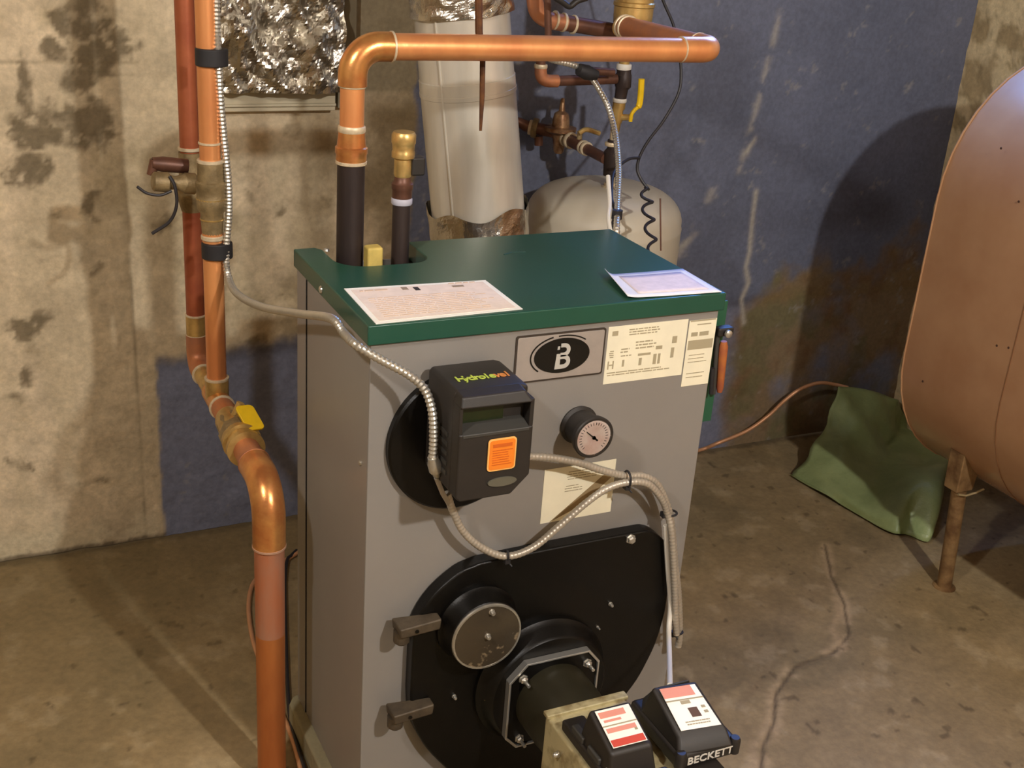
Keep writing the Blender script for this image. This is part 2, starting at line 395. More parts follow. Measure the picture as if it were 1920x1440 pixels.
# crumpled foil insulation
def foil_grid(fn, nu, nv, amp, seed, sc):
    g = []
    for i in range(nv + 1):
        row = []
        for j in range(nu + 1):
            a, b = j / nu, i / nv
            row.append(fn(a, b))
        g.append(row)
    return g
rf = np.random.RandomState(5)
def crumple(a, b, seeds):
    h = 0
    for (dx, dy, ph, am) in seeds: h += am * abs(((a * dx + b * dy + ph) % 1) - .5)
    return h
seeds = [(math.cos(t) * f, math.sin(t) * f, rf.rand(), .075 / f) for t, f in zip(rf.rand(26) * PI, 2 + rf.rand(26) * 9)]
x0, x1, z0, z1 = xL + .02, xF + .004, 1.006, 1.40
g = [[Vector((x0 + (x1-x0)*a + .004*crumple(b*3, a, seeds), YW - .045 + .9 * (crumple(a, b, seeds) - .13) , z0 + (z1-z0)*b)) for a in np.linspace(0, 1, 60)] for b in np.linspace(0, 1, 70)]
for row in g:
    for p in row: p.y = min(p.y, YW - .012)
tag(MB().grid(g).build('foil_insulation', FOIL, smooth=False, solid=.0006), 'crumpled silver foil insulation stuffed in the wall opening above the pale sill', 'insulation')

# ------------------------------------------------------------------ fittings
def cyl(name, p0, p1, r, m, par, seg=24): return MB().tube([p0, p1], r, seg).build(name, m, par)
def ring(name, c, ax, r, t, m, par):
    return MB().lathe([(-t/2, r*.94), (-t*.32, r), (t*.32, r), (t/2, r*.94)], c, ax, 28).build(name, m, par)
def ribbed(pts, r, pitch=.0062, amp=.13, step=4, n=12):
    path = resample(smoothpath(pts, n), pitch / step)
    rs = [r * (1 - amp + amp * 2 * (.5 + .5 * math.cos(2*PI*i/step)) * .5 + 0) for i in range(len(path))]
    return MB().tube(path, rs, 12)

# ------------------------------------------------------------------ boiler
boiler = thing('boiler', 'grey boiler cabinet with a green lid on a concrete pad', 'boiler', (.28, .17, .05))
pad = tag(MB().prism([(-.014,-.03),(.575,-.03),(.575,.36),(.02,.36),(-.004,.352),(-.014,.335)], (0,0,-.004), (1,0,0), (0,1,0), .053).build('boiler_pad', SLAB, bevel=.006), 'pale low concrete pad under the grey boiler', 'pad')
X0, X1, Y0, Y1, ZB, ZT = .006, .554, .006, .345, .0495, .862
t = .003
MB().box((X0, Y0, ZB), (X1, Y0 + t, ZT)).build('front_panel', JACKET, boiler, bevel=.0012)
MB().box((X0, Y0 + t, ZB), (X0 + t, .296, ZT)).build('side_panel', JACKET, boiler, bevel=.0008)
MB().box((X0 - .0015, .298, ZB), (X0 + t, Y1, ZT)).box((X0 - .0015, .298, ZB), (X0+.02, .30, ZT)).build('corner_panel', JACKET, boiler, bevel=.0008)
MB().box((X1 - t, Y0 + t, ZB), (X1, Y1, ZT)).build('side_panel', JACKET, boiler, bevel=.0008)
MB().box((X0 + t, Y1 - t, ZB), (X1 - t, Y1, ZT)).build('back_panel', JACKET, boiler)
MB().box((X0 + .01, Y0 + .01, .10), (X1 - .01, Y1 - .01, .80)).build('inner_block', DARKIN, boiler)
# lid with a rounded notch open to the back edge
LT, LB = .887, .859
def lid_poly(ins=0.):
    a, b, c, d = 0 + ins, .56 - ins, 0 + ins, .35 - ins
    nx0, nx1, ny, r = .042, .186, .243, .045
    out = [(a, c), (b, c), (b, d), (nx1, d)]
    out += [(nx1 - .03 + .03*math.cos(q), ny + .03 - .03*math.sin(q)) for q in np.linspace(0, PI/2, 8)]
    out += [(nx0 + r - r*math.sin(q), ny + r - r*math.cos(q)) for q in np.linspace(0, PI/2, 10)]
    out += [(nx0, d - .012), (nx0 - .008, d), (a, d)]
    return out
lp = lid_poly()
MB().prism(lp, (0, 0, LB), (1, 0, 0), (0, 1, 0), LT - LB).build('lid', GREEN, boiler, bevel=.0022, angle=30)
MB().lathe([(0,.006),(.002,.005),(.003,.002)], (-.0002, .205, LB+.010), (-1,0,0), 12).build('screw', CHROME, boiler)
MB().lathe([(0,.004),(.002,.0035),(.003,.001)], (X0, .035, .672), (-1,0,0), 12).build('screw', CHROME, boiler)
MB().lathe([(0,.005),(.003,.004),(.004,.001)], P(612,470,z=LT), (0,0,1), 12).build('screw', CHROME, boiler)
# folds and vent slots: faint embossed curve on the lid
q = smoothpath([P(945,478,z=LT-.0006), P(962,474,z=LT-.0006), P(985,473,z=LT-.0006)], 6)
MB().tube(q, .0016, 8).build('lid_scratch', mat('scratched_green', S(30,64,50), .6), boiler)
# scuffs on lid right corner
# green bracket on right side
o = MB().box((.5545, .03, .66), (.588, .034, .862)).box((.5545, .034, .66), (.5585, .12, .862)).build('side_bracket', GREEN_D, boiler, bevel=.001)
# things hung on the right side
tl = thing('scraper_tool', 'slim orange handled tool hung on the right side of the grey boiler', 'tool', (.575, .0, .77))
pa, pb = P(1357, 640, y=.01), P(1349, 735, y=.01)
MB().tube([pa, pa.lerp(pb,.1), pa.lerp(pb,.9), pb], [.005,.0075,.006,.004], 14).build('handle', RED_ORANGE, tl)
pc = P(1358, 620, y=.01); MB().box(pc - Vector((.015,.008,.007)), pc + Vector((.013,.008,.007))).build('clamp', BLACKPL, tl, bevel=.003)
MB().lathe([(0,.003),(.002,.006),(.006,.006),(.008,.003)], pc + Vector((-.002,-.010,0)), (0,-1,0), 12).build('rivet', CHROME, tl)
pd, pe = P(1345, 625, y=.012), P(1337, 738, y=.012)
MB().tube([pd, pe], .004, 12).build('blade', BLACKPL2, tl)
MB().tube([P(1336,690,y=.006), P(1333,738,y=.006)], .0035, 10).build('edge_strip', RUBBER, tl)

def flat(name, quad, th, m, par, bevel=0):
    """thin slab from 4 front corners tl,tr,br,bl"""
    q = [Vector(p) for p in quad]; n = (q[1]-q[0]).cross(q[3]-q[0]).normalized()
    if n.dot(CAM_LOC - q[0]) < 0: n = -n
    return MB().hexa([p - n * 0 for p in q] + [p + n * th for p in q]).build(name, m, par, bevel=bevel, smooth=False)
def on(quad, a, b):
    q = [Vector(p) for p in quad]; return (q[0].lerp(q[1], a)).lerp(q[3].lerp(q[2], a), b)
def rowsmarks(name, quad, rects, m, par, th=.0004):
    q = [Vector(p) for p in quad]; n = (q[1]-q[0]).cross(q[3]-q[0]).normalized()
    if n.dot(CAM_LOC - q[0]) < 0: n = -n
    mb = MB()
    for a0, b0, a1, b1 in rects:
        c = [on(quad, a0, b0), on(quad, a1, b0), on(quad, a1, b1), on(quad, a0, b1)]
        mb.hexa([p for p in c] + [p + n * th for p in c])
    o = mb.build(name, m, par, smooth=False)
    if len(rects) > 1: o['kind'] = 'stuff'
    return o
def textrows(a0, a1, b0, b1, n, wmin=.02, wmax=.09, fill=.45):
    out = []; h = (b1 - b0) / n
    for i in range(n):
        a = a0 + random.random() * .02; end = a1 - random.random() * (a1-a0) * .25
        while a < end:
            w_ = random.uniform(wmin, wmax); out.append((a, b0 + i*h, min(a + w_, end), b0 + i*h + h*fill)); a += w_ + .012
    return out
yF = Y0 - .0002
def front(x0, z0, x1, z1, y=None):
    y = yF if y is None else y
    return [(x0,y,z1),(x1,y,z1),(x1,y,z0),(x0,y,z0)]
# badge plate
bx0, bx1, bz0, bz1 = .2175, .3610, .7775, .8495
cx, cz = (bx0+bx1)/2, (bz0+bz1)/2
U, V = (1,0,0), (0,0,1)      # U x V = -y : towards the viewer
MB().prism(roundrect(bx1-bx0, bz1-bz0, .004), (cx, Y0, cz), U, V, .0016).build('badge_border', mat('dark_border', S(58,48,40), .5), boiler)
badge = MB().prism(roundrect(bx1-bx0-.0055, bz1-bz0-.0055, .003), (cx, Y0, cz), U, V, .0026).build('badge_plate', SILVERPL, boiler, bevel=.0004)
def ell(a, b, n=40, t0=0, t1=2*PI): return [(a*math.cos(t0+(t1-t0)*i/n), b*math.sin(t0+(t1-t0)*i/n)) for i in range(n + (t1-t0 < 6.2))]
ecx, ecz = P(1052, 665, y=Y0).x, P(1052, 665, y=Y0).z
def arcband(a, b, wd, t0, t1, n=30):
    o_ = ell(a, b, n, t0, t1); i_ = ell(a - wd, b - wd, n, t0, t1); return o_ + i_[::-1]
MB().prism(ell(.0445,.0265), (ecx, Y0-.0024, ecz), U, V, .0008).build('badge_oval', BLACKGL, badge)
MB().prism(arcband(.051,.0315,.0022,1.9,3.9), (ecx, Y0-.0024, ecz), U, V, .0007).build('badge_arc', BLACKGL, badge)
MB().prism(arcband(.049,.0300,.0018,.75,1.75), (ecx+.001, Y0-.0024, ecz+.001), U, V, .0007).build('badge_arc', BLACKGL, badge)
# letter: B whose upper bowl is open at its left with a small square dot
mb = MB()
def bowl(cx_, cz_, w_, h_, th, open_left=False):
    n = 12; out = []; inn = []
    for i in range(n + 1):
        a = PI/2 - PI*i/n; out.append((cx_ + (w_)*max(0,math.cos(a))**.8, cz_ + h_/2*math.sin(a)))
        inn.append((cx_ + (w_-th)*max(0,math.cos(a))**.8, cz_ + (h_/2-th)*math.sin(a)))
    return [(cx_-.004, cz_+h_/2)] + out + [(cx_-.004, cz_-h_/2)] + [(cx_-.004, cz_-h_/2+th)] + inn[::-1] + [(cx_-.004, cz_+h_/2-th)]
mb.prism(bowl(.001, -.0095, .0125, .021, .0062), (ecx, Y0-.003, ecz), U, V, .0009)
mb.prism(bowl(.001, .0085, .0115, .020, .0058), (ecx, Y0-.003, ecz), U, V, .0009)
mb.prism([(-.0110,-.0200),(-.003,-.0200),(-.003,.0030),(-.0090,.0030)], (ecx, Y0-.003, ecz), U, V, .0009)
mb.prism([(-.0085,.0095),(-.0050,.0095),(-.0045,.0145),(-.0080,.0145)], (ecx, Y0-.003, ecz), U, V, .0009)
mb.build('badge_letter', mat('pale_letter', S(186,182,172), .45), badge, smooth=False)
# rating label and side label
qa = front(.3655, .7595, .5015, .8490, Y0); lab = flat('rating_label', qa, .0006, PAPERC, boiler)
qf = [Vector(p) + Vector((0,-.0006,0)) for p in qa]
R = textrows(.25,.65,.07,.20,3) + textrows(.35,.62,.30,.46,3) + textrows(.17,.30,.40,.50,2) + textrows(.17,.32,.52,.56,1) + textrows(.03,.10,.42,.56,4) + [(.03,.60,.045,.74),(.09,.60,.105,.74),(.05,.66,.09,.68),(.21,.60,.235,.72),(.42,.60,.455,.73),(.60,.56,.64,.74),(.66,.56,.69,.74),(.82,.28,.88,.40),(.82,.48,.86,.66),(.62,.42,.70,.48),(.40,.52,.56,.56),(.05,.08,.12,.16)] + textrows(.03,.86,.80,.88,2,.03,.14)
rowsmarks('print', qf, R, INK, lab)
qa = front(.5035, .7395, .5525, .8460, Y0-.0006); lab2 = flat('notice_label', qa, .0006, PAPERC, boiler)
qf = [Vector(p) + Vector((0,-.0006,0)) for p in qa]
rowsmarks('print', qf, [(.04,.0,.96,.018),(.05,.30,.95,.44),(.12,.18,.35,.24),(.42,.18,.75,.24),(.3,.06,.8,.075)] + textrows(.12,.85,.52,.68,3,.1,.3,.2) + textrows(.12,.85,.80,.92,2,.1,.3,.2), INK, lab2)
# weathered label below the gauge
qa = front(.2815, .541, .4035, .632, Y0); lab3 = flat('worn_label', qa, .0006, PAPERC, boiler)
qf = [Vector(p) + Vector((0,-.0006,0)) for p in qa]
mb = MB(); pts = [on(qf, *c) for c in ((.12,1),(.92,.18),(.98,.30),(.55,.78))]; mb.hexa(pts + [p + Vector((0,-.0003,0)) for p in pts])
mb.build('triangle_print', mat('brown_print', S(150,128,92), .8, var=.15, scale=60), lab3, smooth=False)
rowsmarks('print', qf, textrows(.32,.75,.10,.28,4,.05,.2,.3) + textrows(.3,.55,.36,.5,3,.05,.2,.3), INK, lab3)

# paper sheets on the lid
qa = [P(645,542,z=LT), P(910,526,z=LT), P(980,580,z=LT), P(705,608,z=LT)]
sh = flat('instruction_sheet', qa, .0008, PAPER, None); tag(sh, 'large cream instruction sheet lying flat at the front left of the green lid', 'paper')
qf = [p + Vector((0,0,.0008)) for p in qa]
blk = rowsmarks('printed_area', qf, [(.035,.06,.965,.95)], INKP, sh)
qg = [p + Vector((0,0,.0012)) for p in qa]
rowsmarks('print', qg, textrows(.08,.30,.10,.17,1) + textrows(.7,.95,.04,.09,1) + textrows(.08,.93,.34,.90,11,.02,.1,.25), mat('faint_print', S(214,186,160), .8), sh)
rowsmarks('dark_mark', qg, [(.45,.10,.485,.20)], INKD, sh); rowsmarks('faint_mark', qg, [(.72,.13,.80,.18)], mat('soft_ink', S(150,132,112), .8), sh); rowsmarks('faint_mark', qg, [(.37,.08,.41,.16)], bpy.data.materials['soft_ink'], sh)
# second sheet with its left edge curled up
mb = MB(); tl_, tr_, br_, bl_ = P(1128,519,z=LT), P(1280,506,z=LT), P(1353,549,z=LT), P(1172,562,z=LT)
g = []
for i in range(9):
    b = i / 8; row = []
    for j in range(25):
        a = j / 24; p = tl_.lerp(tr_, a).lerp(bl_.lerp(br_, a), b)
        lift = .010 * max(0, 1 - a / .16)**2 * (1 - .75*b) + .0012 * max(0, 1 - a/.5)
        p.z += .0015 + lift; p.x += .004 * max(0, 1 - a/.16)**2; row.append(p)
    g.append(row)
mb.grid(g); s2 = mb.build('loose_sheet', mat('white_paper', S(238,236,238), .75, var=.03, scale=20), None, solid=.0008)
tag(s2, 'white paper with a curled left edge at the front right corner of the green lid', 'paper')
g2 = [[p + Vector((0,0,.0008)) for p in row[4:23]] for row in g[1:8]]
MB().grid(g2).build('printed_area', mat('pale_rose_print', S(236,220,220), .8, var=.06, scale=80), s2, solid=.0002)

# ------------------------------------------------------------------ black combustion door on the front
door_poly = [(.073,.30),(.074,.398),(.080,.434),(.104,.470),(.140,.498),(.165,.506),(.19,.509),(.31,.511),(.44,.511),(.462,.509),(.478,.501),(.495,.485),(.505,.465),(.513,.44),(.516,.416),(.516,.36),(.514,.335),(.506,.29),(.494,.256),(.478,.222),(.456,.191),(.43,.153),(.403,.118),(.37,.095),(.33,.080),(.28,.075),(.22,.082),(.17,.105),(.137,.143),(.105,.188),(.084,.231),(.076,.262)]
dp = [Vector((a, b, 0)) for a, b in door_poly]
dpath = smoothpath(dp + [dp[0]], 3)[:-1]
dpoly = [(p.x, p.y) for p in dpath][::-1]
MB().prism(dpoly[::-1], (0, Y0, 0), U, V, .026).build('burner_door', BLACKP, boiler, bevel=.004, seg=3)
def bolt(c, r, par, ax=(0,-1,0), m=None, name='bolt'):
    return MB().lathe([(0,r*1.25),(.0015,r*1.25),(.0016,r),(.006,r),(.008,r*.7)], c, ax, 6 if r > .004 else 12).build(name, m or CHROME, par)
bolt(P(1182,1010,y=-.02), .0068, boiler); bolt(P(1144,1132,y=-.02), .0028, boiler); bolt(P(851,1305,y=-.02), .0028, boiler)
bolt(P(1120,1175,y=-.02)+Vector((-.0,0,.0)), .0018, boiler)
for u, v in ((790,1175),(777,1335)):
    c = P(u, v, y=-.035)
    h = MB().hexa([c+Vector(a) for a in ((-.034,-.009,-.009),(.028,-.006,-.008),(.028,.014,-.008),(-.034,.028,-.012),(-.036,-.010,.008),(.030,-.006,.010),(.030,.014,.010),(-.036,.028,.006))]).build('hinge_lug', CASTBR, boiler, bevel=.003)
    MB().lathe([(0,.012),(.018,.012),(.022,.008)], c+Vector((-.027,.008,-.005)), (0,0,-1), 16).build('hinge_pin', CASTBR, h)
    MB().lathe([(0,.003),(.0008,.003)], c+Vector((-.010,-.0095,.0)), (0,-1,0), 12).build('hole', BLACKP, h)
# sight port
c = P(903, 1175, y=-.02); c1 = P(912, 1192, y=-.058)
ax = Vector((0,-1,0))
c = Vector((c1.x, -.02, c1.z))
sp = MB().lathe([(0,.064),(.006,.064),(.012,.059),(.036,.056),(.038,.054)], c, ax, 48).build('sight_port', BLACKP, boiler)
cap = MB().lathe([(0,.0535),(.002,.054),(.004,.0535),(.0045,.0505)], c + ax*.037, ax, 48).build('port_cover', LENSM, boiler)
MB().lathe([(0,.0545),(.0035,.0555),(.006,.0545),(.0061,.0520),(.003,.0515)], c + ax*.036, ax, 48).build('port_rim', CHROME, cap)
for dx, dz in ((.004, .043), (.0, .002)):
    bolt(c + ax*.041 + Vector((dx,0,dz)), .0038, cap)
# burner neck boss
bc = Vector((.289, -.02, .277))
MB().lathe([(0,.112),(.008,.112),(.016,.104),(.034,.100),(.038,.096)], bc, ax, 56).build('burner_boss', BLACKP, boiler)
# flange plate with bright gasket edge
bn = thing('burner', 'oil burner with scuffed beige housing bolted on the black boiler door', 'burner', (.289, -.15, .277))
FW = .155
def fl(w_, r_): return roundrect(w_, w_, r_, 3)
oct_ = [(.0775,-.060),(.0775,.052),(.058,.076),(-.050,.0765),(-.0775,.048),(-.0775,-.056),(-.058,-.0775),(.058,-.0775)][::-1]
oct_ = oct_[::-1]
inn_ = [(a*.955, b*.955) for a, b in oct_]
fc = Vector((.289, -.058, .272))
MB().prism(inn_, fc, U, V, .010).build('flange', BLACKP, bn, bevel=.002)
ringv = MB()
N_ = len(oct_)
for i in range(N_):
    a, b = oct_[i], oct_[(i+1) % N_]; a2, b2 = inn_[i], inn_[(i+1) % N_]
    ringv.prism([a, b, b2, a2], fc, U, V, .013)
ringv.build('gasket_edge', GASKET, bn, bevel=.0008)
for dx, dz in ((-.054,.050),(.056,.052),(-.052,-.062),(.054,-.062)):
    bolt(fc + ax*.010 + Vector((dx,0,dz)), .0062, bn)
    MB().lathe([(0,.0028),(.014,.0028)], fc + ax*.017 + Vector((dx,0,dz)), ax, 10).build('stud', CHROME, bn)
MB().lathe([(0,.062),(.05,.062),(.075,.060),(.105,.056)], fc + ax*.008, ax, 40).build('air_tube', OLIVE, bn)
# housing
hz = .335
hp = [(.222,-.165),(.345,-.165),(.345,-.44),(.222,-.44)]
MB().hexa([(.222,-.165,.14),(.352,-.165,.14),(.352,-.46,.14),(.222,-.46,.14),(.222,-.165,.333),(.352,-.165,.333),(.352,-.46,.333),(.222,-.46,.333)]).build('housing', BEIGEM, bn, bevel=.006)
MB().box((.220,-.178,.331),(.354,-.163,.338)).build('housing_flange', BEIGEM, bn, bevel=.002)
for p in ((.2215,-.215,.30),(.2215,-.25,.235),(.2215,-.205,.20)): bolt(p, .004, bn, (-1,0,0), name='screw')
# ignition module (left) with white and red label
def module(name, tl, tr, br, bl, base, m, par, ex=.006):
    """wedge: label plane on top, flaring down to base z"""
    c = [Vector(p) for p in (tl, tr, br, bl)]; top = []
    u = (c[1]-c[0]).normalized(); v = (c[3]-c[0]).normalized()
    for p, a, b in ((c[0],-1,-1),(c[1],1,-1),(c[2],1,1),(c[3],-1,1)): top.append(p + u*a*ex + v*b*ex)
    n = u.cross(v); n = n if n.z > 0 else -n
    top = [p - n * .002 for p in top]
    bot = [Vector((p.x + u.x*a*.005, p.y + v.y*b*.016, base)) for p, a, b in zip(top, (-1,1,1,-1), (-1,-1,1,1))]
    order = [3,2,1,0]
    return MB().hexa([bot[i] for i in order] + [top[i] for i in order]).build(name, m, par, bevel=.005, seg=3)
a1 = [P(1115,1335,z=.405), P(1178,1320,z=.405)]
xm = a1[0].x; b1 = [P(1207,1388,x=a1[1].x), P(1150,1404,x=xm)]
b1[0] = a1[1] + b1[1] - a1[0]; q1 = [a1[0], a1[1], b1[0], b1[1]]
m1 = module('igniter', *q1, .336, BLACKPL, bn)
l1 = flat('igniter_label', q1, .0008, PAPER, m1)
qf = [p + Vector((0,-.0004,.0008)) for p in q1]
rowsmarks('red_stripe', qf, [(.02,.80,.97,.98)], INKR, m1); rowsmarks('pink_band', qf, [(.05,.06,.8,.22),(.1,.28,.6,.34),(.05,.50,.9,.62)], INKPINK, m1)
rowsmarks('print', qf, [(.0,.42,1,.45),(.82,.62,.9,.68)], INK, m1)
MB().box((.2265,-.34,.334),(.262,-.205,.352)).build('igniter_base', BLACKPL, bn, bevel=.004)
for yy in (-.245,-.29): MB().box((.2275,yy-.018,.350),(.240,yy+.015,.362)).build('terminal_block', BLACKPL2, bn, bevel=.003)
bolt((.233,-.325,.352), .005, bn, (0,0,1), name='screw')
MB().hexa([(.227,-.46,.334),(xm+.075,-.46,.334),(xm+.075,-.35,.334),(.227,-.35,.334),(.230,-.46,.345),(xm+.070,-.46,.345),(xm+.066,-.35,.366),(.230,-.35,.366)]).build('igniter_front', BLACKPL, bn, bevel=.006)
# control module (right) with white label
a2 = [P(1236,1293,z=.412), P(1302,1283,z=.412)]
b2 = [P(1350,1348,x=a2[1].x+.012), P(1277,1371,x=a2[0].x)]
b2[0] = a2[1] + b2[1] - a2[0] + (a2[1]-a2[0])*.12; q2 = [a2[0], a2[1], b2[0], b2[1]]
cm = thing('control_module', 'black control module with white label standing right of the burner igniter', 'control box', (.37,-.29,.35))
module('cover', *q2, .362, BLACKPL, cm, .007)
flat('label_sheet', q2, .0008, PAPER, cm)
qf = [p + Vector((0,-.0004,.0008)) for p in q2]
rowsmarks('pink_band', qf, [(.0,.0,.85,.24)], INKPINK, cm)
rowsmarks('dark_square', qf, [(.44,.52,.68,.74)], mat('brown_window', S(96,70,52), .6), cm)
rowsmarks('print', qf, [(0,.30,1,.33),(.80,.50,.90,.56),(.80,.62,.90,.68),(.35,.34,.6,.42)] + textrows(.2,.95,.82,.94,2,.03,.1,.4), INK, cm)
yb0, yb1, xb0, xb1 = -.345, -.215, .330, .430
MB().box((xb0, yb0, .340), (xb1, yb1, .366)).build('base_plate', BLACKPL, cm, bevel=.007, seg=3)
MB().hexa([(xb0,yb1-.03,.362),(xb1-.02,yb1-.03,.362),(xb1-.03,yb1,.362),(xb0+.02,yb1,.362),(q2[0].x-.004,q2[0].y+.006,.411),(q2[1].x+.004,q2[0].y+.006,.411),(q2[1].x,q2[0].y+.014,.404),(q2[0].x+.004,q2[0].y+.014,.404)]).build('cover_back', BLACKPL2, cm, bevel=.004)
for xx in (xb0+.006, xb1-.006): MB().lathe([(0,.008),(.02,.008),(.024,.006)], (xx, yb0+.004, .345), (0,0,1), 16).build('corner_post', BLACKPL, cm)
def text(name, s, size, loc, rot, m, par, ext=.0004, sx=1):
    cu = bpy.data.curves.new(name, 'FONT'); cu.body = s; cu.size = size; cu.extrude = ext; cu.align_x = 'CENTER'; cu.align_y = 'CENTER'; cu.offset = size*.016
    cu.resolution_u = 3
    to = bpy.data.objects.new(name, cu); COL.objects.link(to)
    bpy.context.view_layer.update(); dg = bpy.context.evaluated_depsgraph_get()
    me = bpy.data.meshes.new_from_object(to.evaluated_get(dg)); bpy.data.objects.remove(to)
    me.materials.clear(); me.materials.append(m)
    Mx = Matrix.Translation(loc) @ Euler(rot).to_matrix().to_4x4() @ Matrix.Diagonal((sx,1,1,1)); me.transform(Mx)
    o = bpy.data.objects.new(name, me); COL.objects.link(o)
    if par: o.parent = par; o.matrix_parent_inverse = Matrix.Translation(par.location).inverted()
    return o
text('lettering', 'BECKETT', .0165, ((xb0+xb1)/2+.002, yb0-.0006, .353), (PI/2,0,0), WHITE, cm, sx=1.1)
MB().box((xb1-.045, yb0+.010, .366), (xb1-.022, yb0+.018, .3665)).build('terminal_mark', WHITE, cm)
MB().box((.345,-.40,.30),(.400,-.24,.338)).build('bracket_arm', BLACKPL, bn, bevel=.003)

# ------------------------------------------------------------------ round cover and operating control on the front
cover = thing('coil_cover', 'round black cover plate behind the black control box', 'cover plate', (.137, 0, .705))
MB().lathe([(0,.106),(.010,.106),(.013,.103),(.014,.06)], (.137, Y0, .705), ax, 64).build('plate', BLACKP, cover)
ctl = thing('boiler_control', 'black boiler control box with an orange sticker and a dark display recess', 'control box', (.135, -.07, .75))
cx0, cx1, cz0, cz1, cy0, cy1 = .083, .189, .676, .826, -.120, -.0085
prof = [(cx0+.006,cz0),(cx1-.026,cz0),(cx1,cz0+.026),(cx1,cz1-.004),(cx1-.012,cz1),(cx0+.004,cz1),(cx0,cz1-.006),(cx0,cz0+.006)]
# shell built round the display recess: four front bars plus body
yr = -.098
MB().prism(prof, (0, cy1, 0), U, V, cy1 - yr).build('housing', BLACKPL, ctl, bevel=.004, seg=3)
rx0, rx1, rz0, rz1 = cx0+.005, cx1-.006, .776, .812
fb = MB()
fb.prism([(cx0+.006,cz0),(cx1-.026,cz0),(cx1,cz0+.026),(cx1,rz0-.002),(cx0,rz0-.002),(cx0,cz0+.006)], (0, yr+.002, 0), U, V, .024)
fb.build('front_cover', BLACKPL, ctl, bevel=.003, seg=3)
MB().box((cx0, cy0+.002, rz0-.004), (rx0, yr+.002, rz1)).build('recess_cheek', BLACKPL, ctl, bevel=.001)
MB().box((rx1, cy0+.002, rz0-.004), (cx1, yr+.002, rz1)).build('recess_cheek', BLACKPL, ctl, bevel=.001)
MB().hexa([(cx0,cy0-.002,rz1-.002),(cx1-.002,cy0-.002,rz1-.004),(cx1-.002,yr+.004,rz1-.002),(cx0,yr+.004,rz1-.002),(cx0+.003,cy0+.004,cz1-.001),(cx1-.014,cy0+.004,cz1-.001),(cx1-.012,yr+.004,cz1),(cx0+.003,yr+.004,cz1)]).build('hood', BLACKPL, ctl, bevel=.003, seg=3)
MB().box((rx0+.004, yr-.002, rz0+.002), (rx1-.030, yr+.002, rz1-.004)).build('display', DISPLAY, ctl)
MB().hexa([(rx0,cy0-.001,rz0-.008),(rx1,cy0-.001,rz0-.008),(rx1,yr+.002,rz0-.006),(rx0,yr+.002,rz0-.006),(rx0,cy0-.001,rz0-.003),(rx1,cy0-.001,rz0-.003),(rx1,yr+.002,rz0+.006),(rx0,yr+.002,rz0+.006)]).build('recess_sill', BLACKPL2, ctl, bevel=.0012)
yc = cy0 - .0022
s_q = [P(908,826,y=yc), P(978,815,y=yc), P(973,878,y=yc), P(904,886,y=yc)]
ow = s_q[1].x - s_q[0].x; oc = (s_q[0]+s_q[1]+s_q[2]+s_q[3]) / 4
MB().prism(roundrect(.0405,.0465,.005), (oc.x, yc+.001, oc.z), U, V, .0016).build('sticker_border', mat('pale_orange', S(246,186,104), .5), ctl)
MB().prism(roundrect(.0365,.0425,.004), (oc.x, yc+.001, oc.z), U, V, .0021).build('sticker', ORANGE, ctl)
qf = [(oc.x-.018,yc-.0012,oc.z+.020),(oc.x+.018,yc-.0012,oc.z+.020),(oc.x+.018,yc-.0012,oc.z-.020),(oc.x-.018,yc-.0012,oc.z-.020)]
rowsmarks('sticker_print', qf, [(.12,.10,.88,.22)] + textrows(.1,.92,.32,.92,7,.05,.25,.3), ORANGE_D, ctl)
oc2 = P(942,902,y=yc)
MB().prism([(.021*math.cos(t_)*1.0,.0065*math.sin(t_)) for t_ in np.linspace(0,2*PI,30,endpoint=False)], (oc2.x, yc+.002, oc2.z-.001), U, V, .0022).build('slot_window', mat('grey_slot', S(96,92,78), .4), ctl)
for i in range(5):
    zz = .70 + i*.014; MB().box((cx0-.0012,-.085,zz),(cx0+.001,-.050,zz+.006)).build('side_vent', BLACKPL2, ctl)
MB().box((cx0-.003,-.06,.742),(cx0+.001,-.03,.765)).build('side_latch', BLACKPL2, ctl, bevel=.001)
tz = cz1 + .0008
for i, ch in enumerate('Hydrolevel'):
    m_ = LIME if i < 7 else ORNL
    text('lettering', ch, .0215, (cx0+.023 + i*.0074, -.064 + .0, tz), (0,0,0), m_, ctl, sx=.9)

# ------------------------------------------------------------------ gauge
gp = P(1115, 822, y=-.045)
ga = thing('pressure_gauge', 'round black pressure gauge with a pale dial right of the control box', 'gauge', (gp.x, -.01, gp.z))
MB().lathe([(0,.029),(.004,.030),(.008,.026),(.038,.027),(.040,.0315),(.048,.0325),(.050,.031),(.050,.0278),(.047,.0272)], (gp.x, Y0, gp.z), ax, 44).build('case', BLACKPL, ga)
MB().lathe([(0,.0275),(.0005,.0274)], (gp.x, Y0-.0475, gp.z), ax, 44).build('dial', mat('dial_face', S(226,214,206), .5, c2=S(214,186,176), scale=40), ga)
tk = MB()
for i in range(24):
    a = math.radians(225 - 270*i/23); d = Vector((math.cos(a),0,math.sin(a))); n_ = Vector((-d.z,0,d.x))*.00045
    p0_, p1_ = Vector((gp.x,Y0-.0481,gp.z)) + d*.0195, Vector((gp.x,Y0-.0481,gp.z)) + d*.0235
    c_ = [p0_-n_, p0_+n_, p1_+n_, p1_-n_]; tk.hexa(c_ + [q_+Vector((0,-.0002,0)) for q_ in c_])
tk.build('tick_marks', INKD, ga, smooth=False)
a = math.radians(140); d = Vector((math.cos(a),0,math.sin(a))); c0 = Vector((gp.x,Y0-.0490,gp.z))
MB().tube([c0 - d*.008, c0 + d*.017], [.0014,.0006], 6).build('needle', INKD, ga)
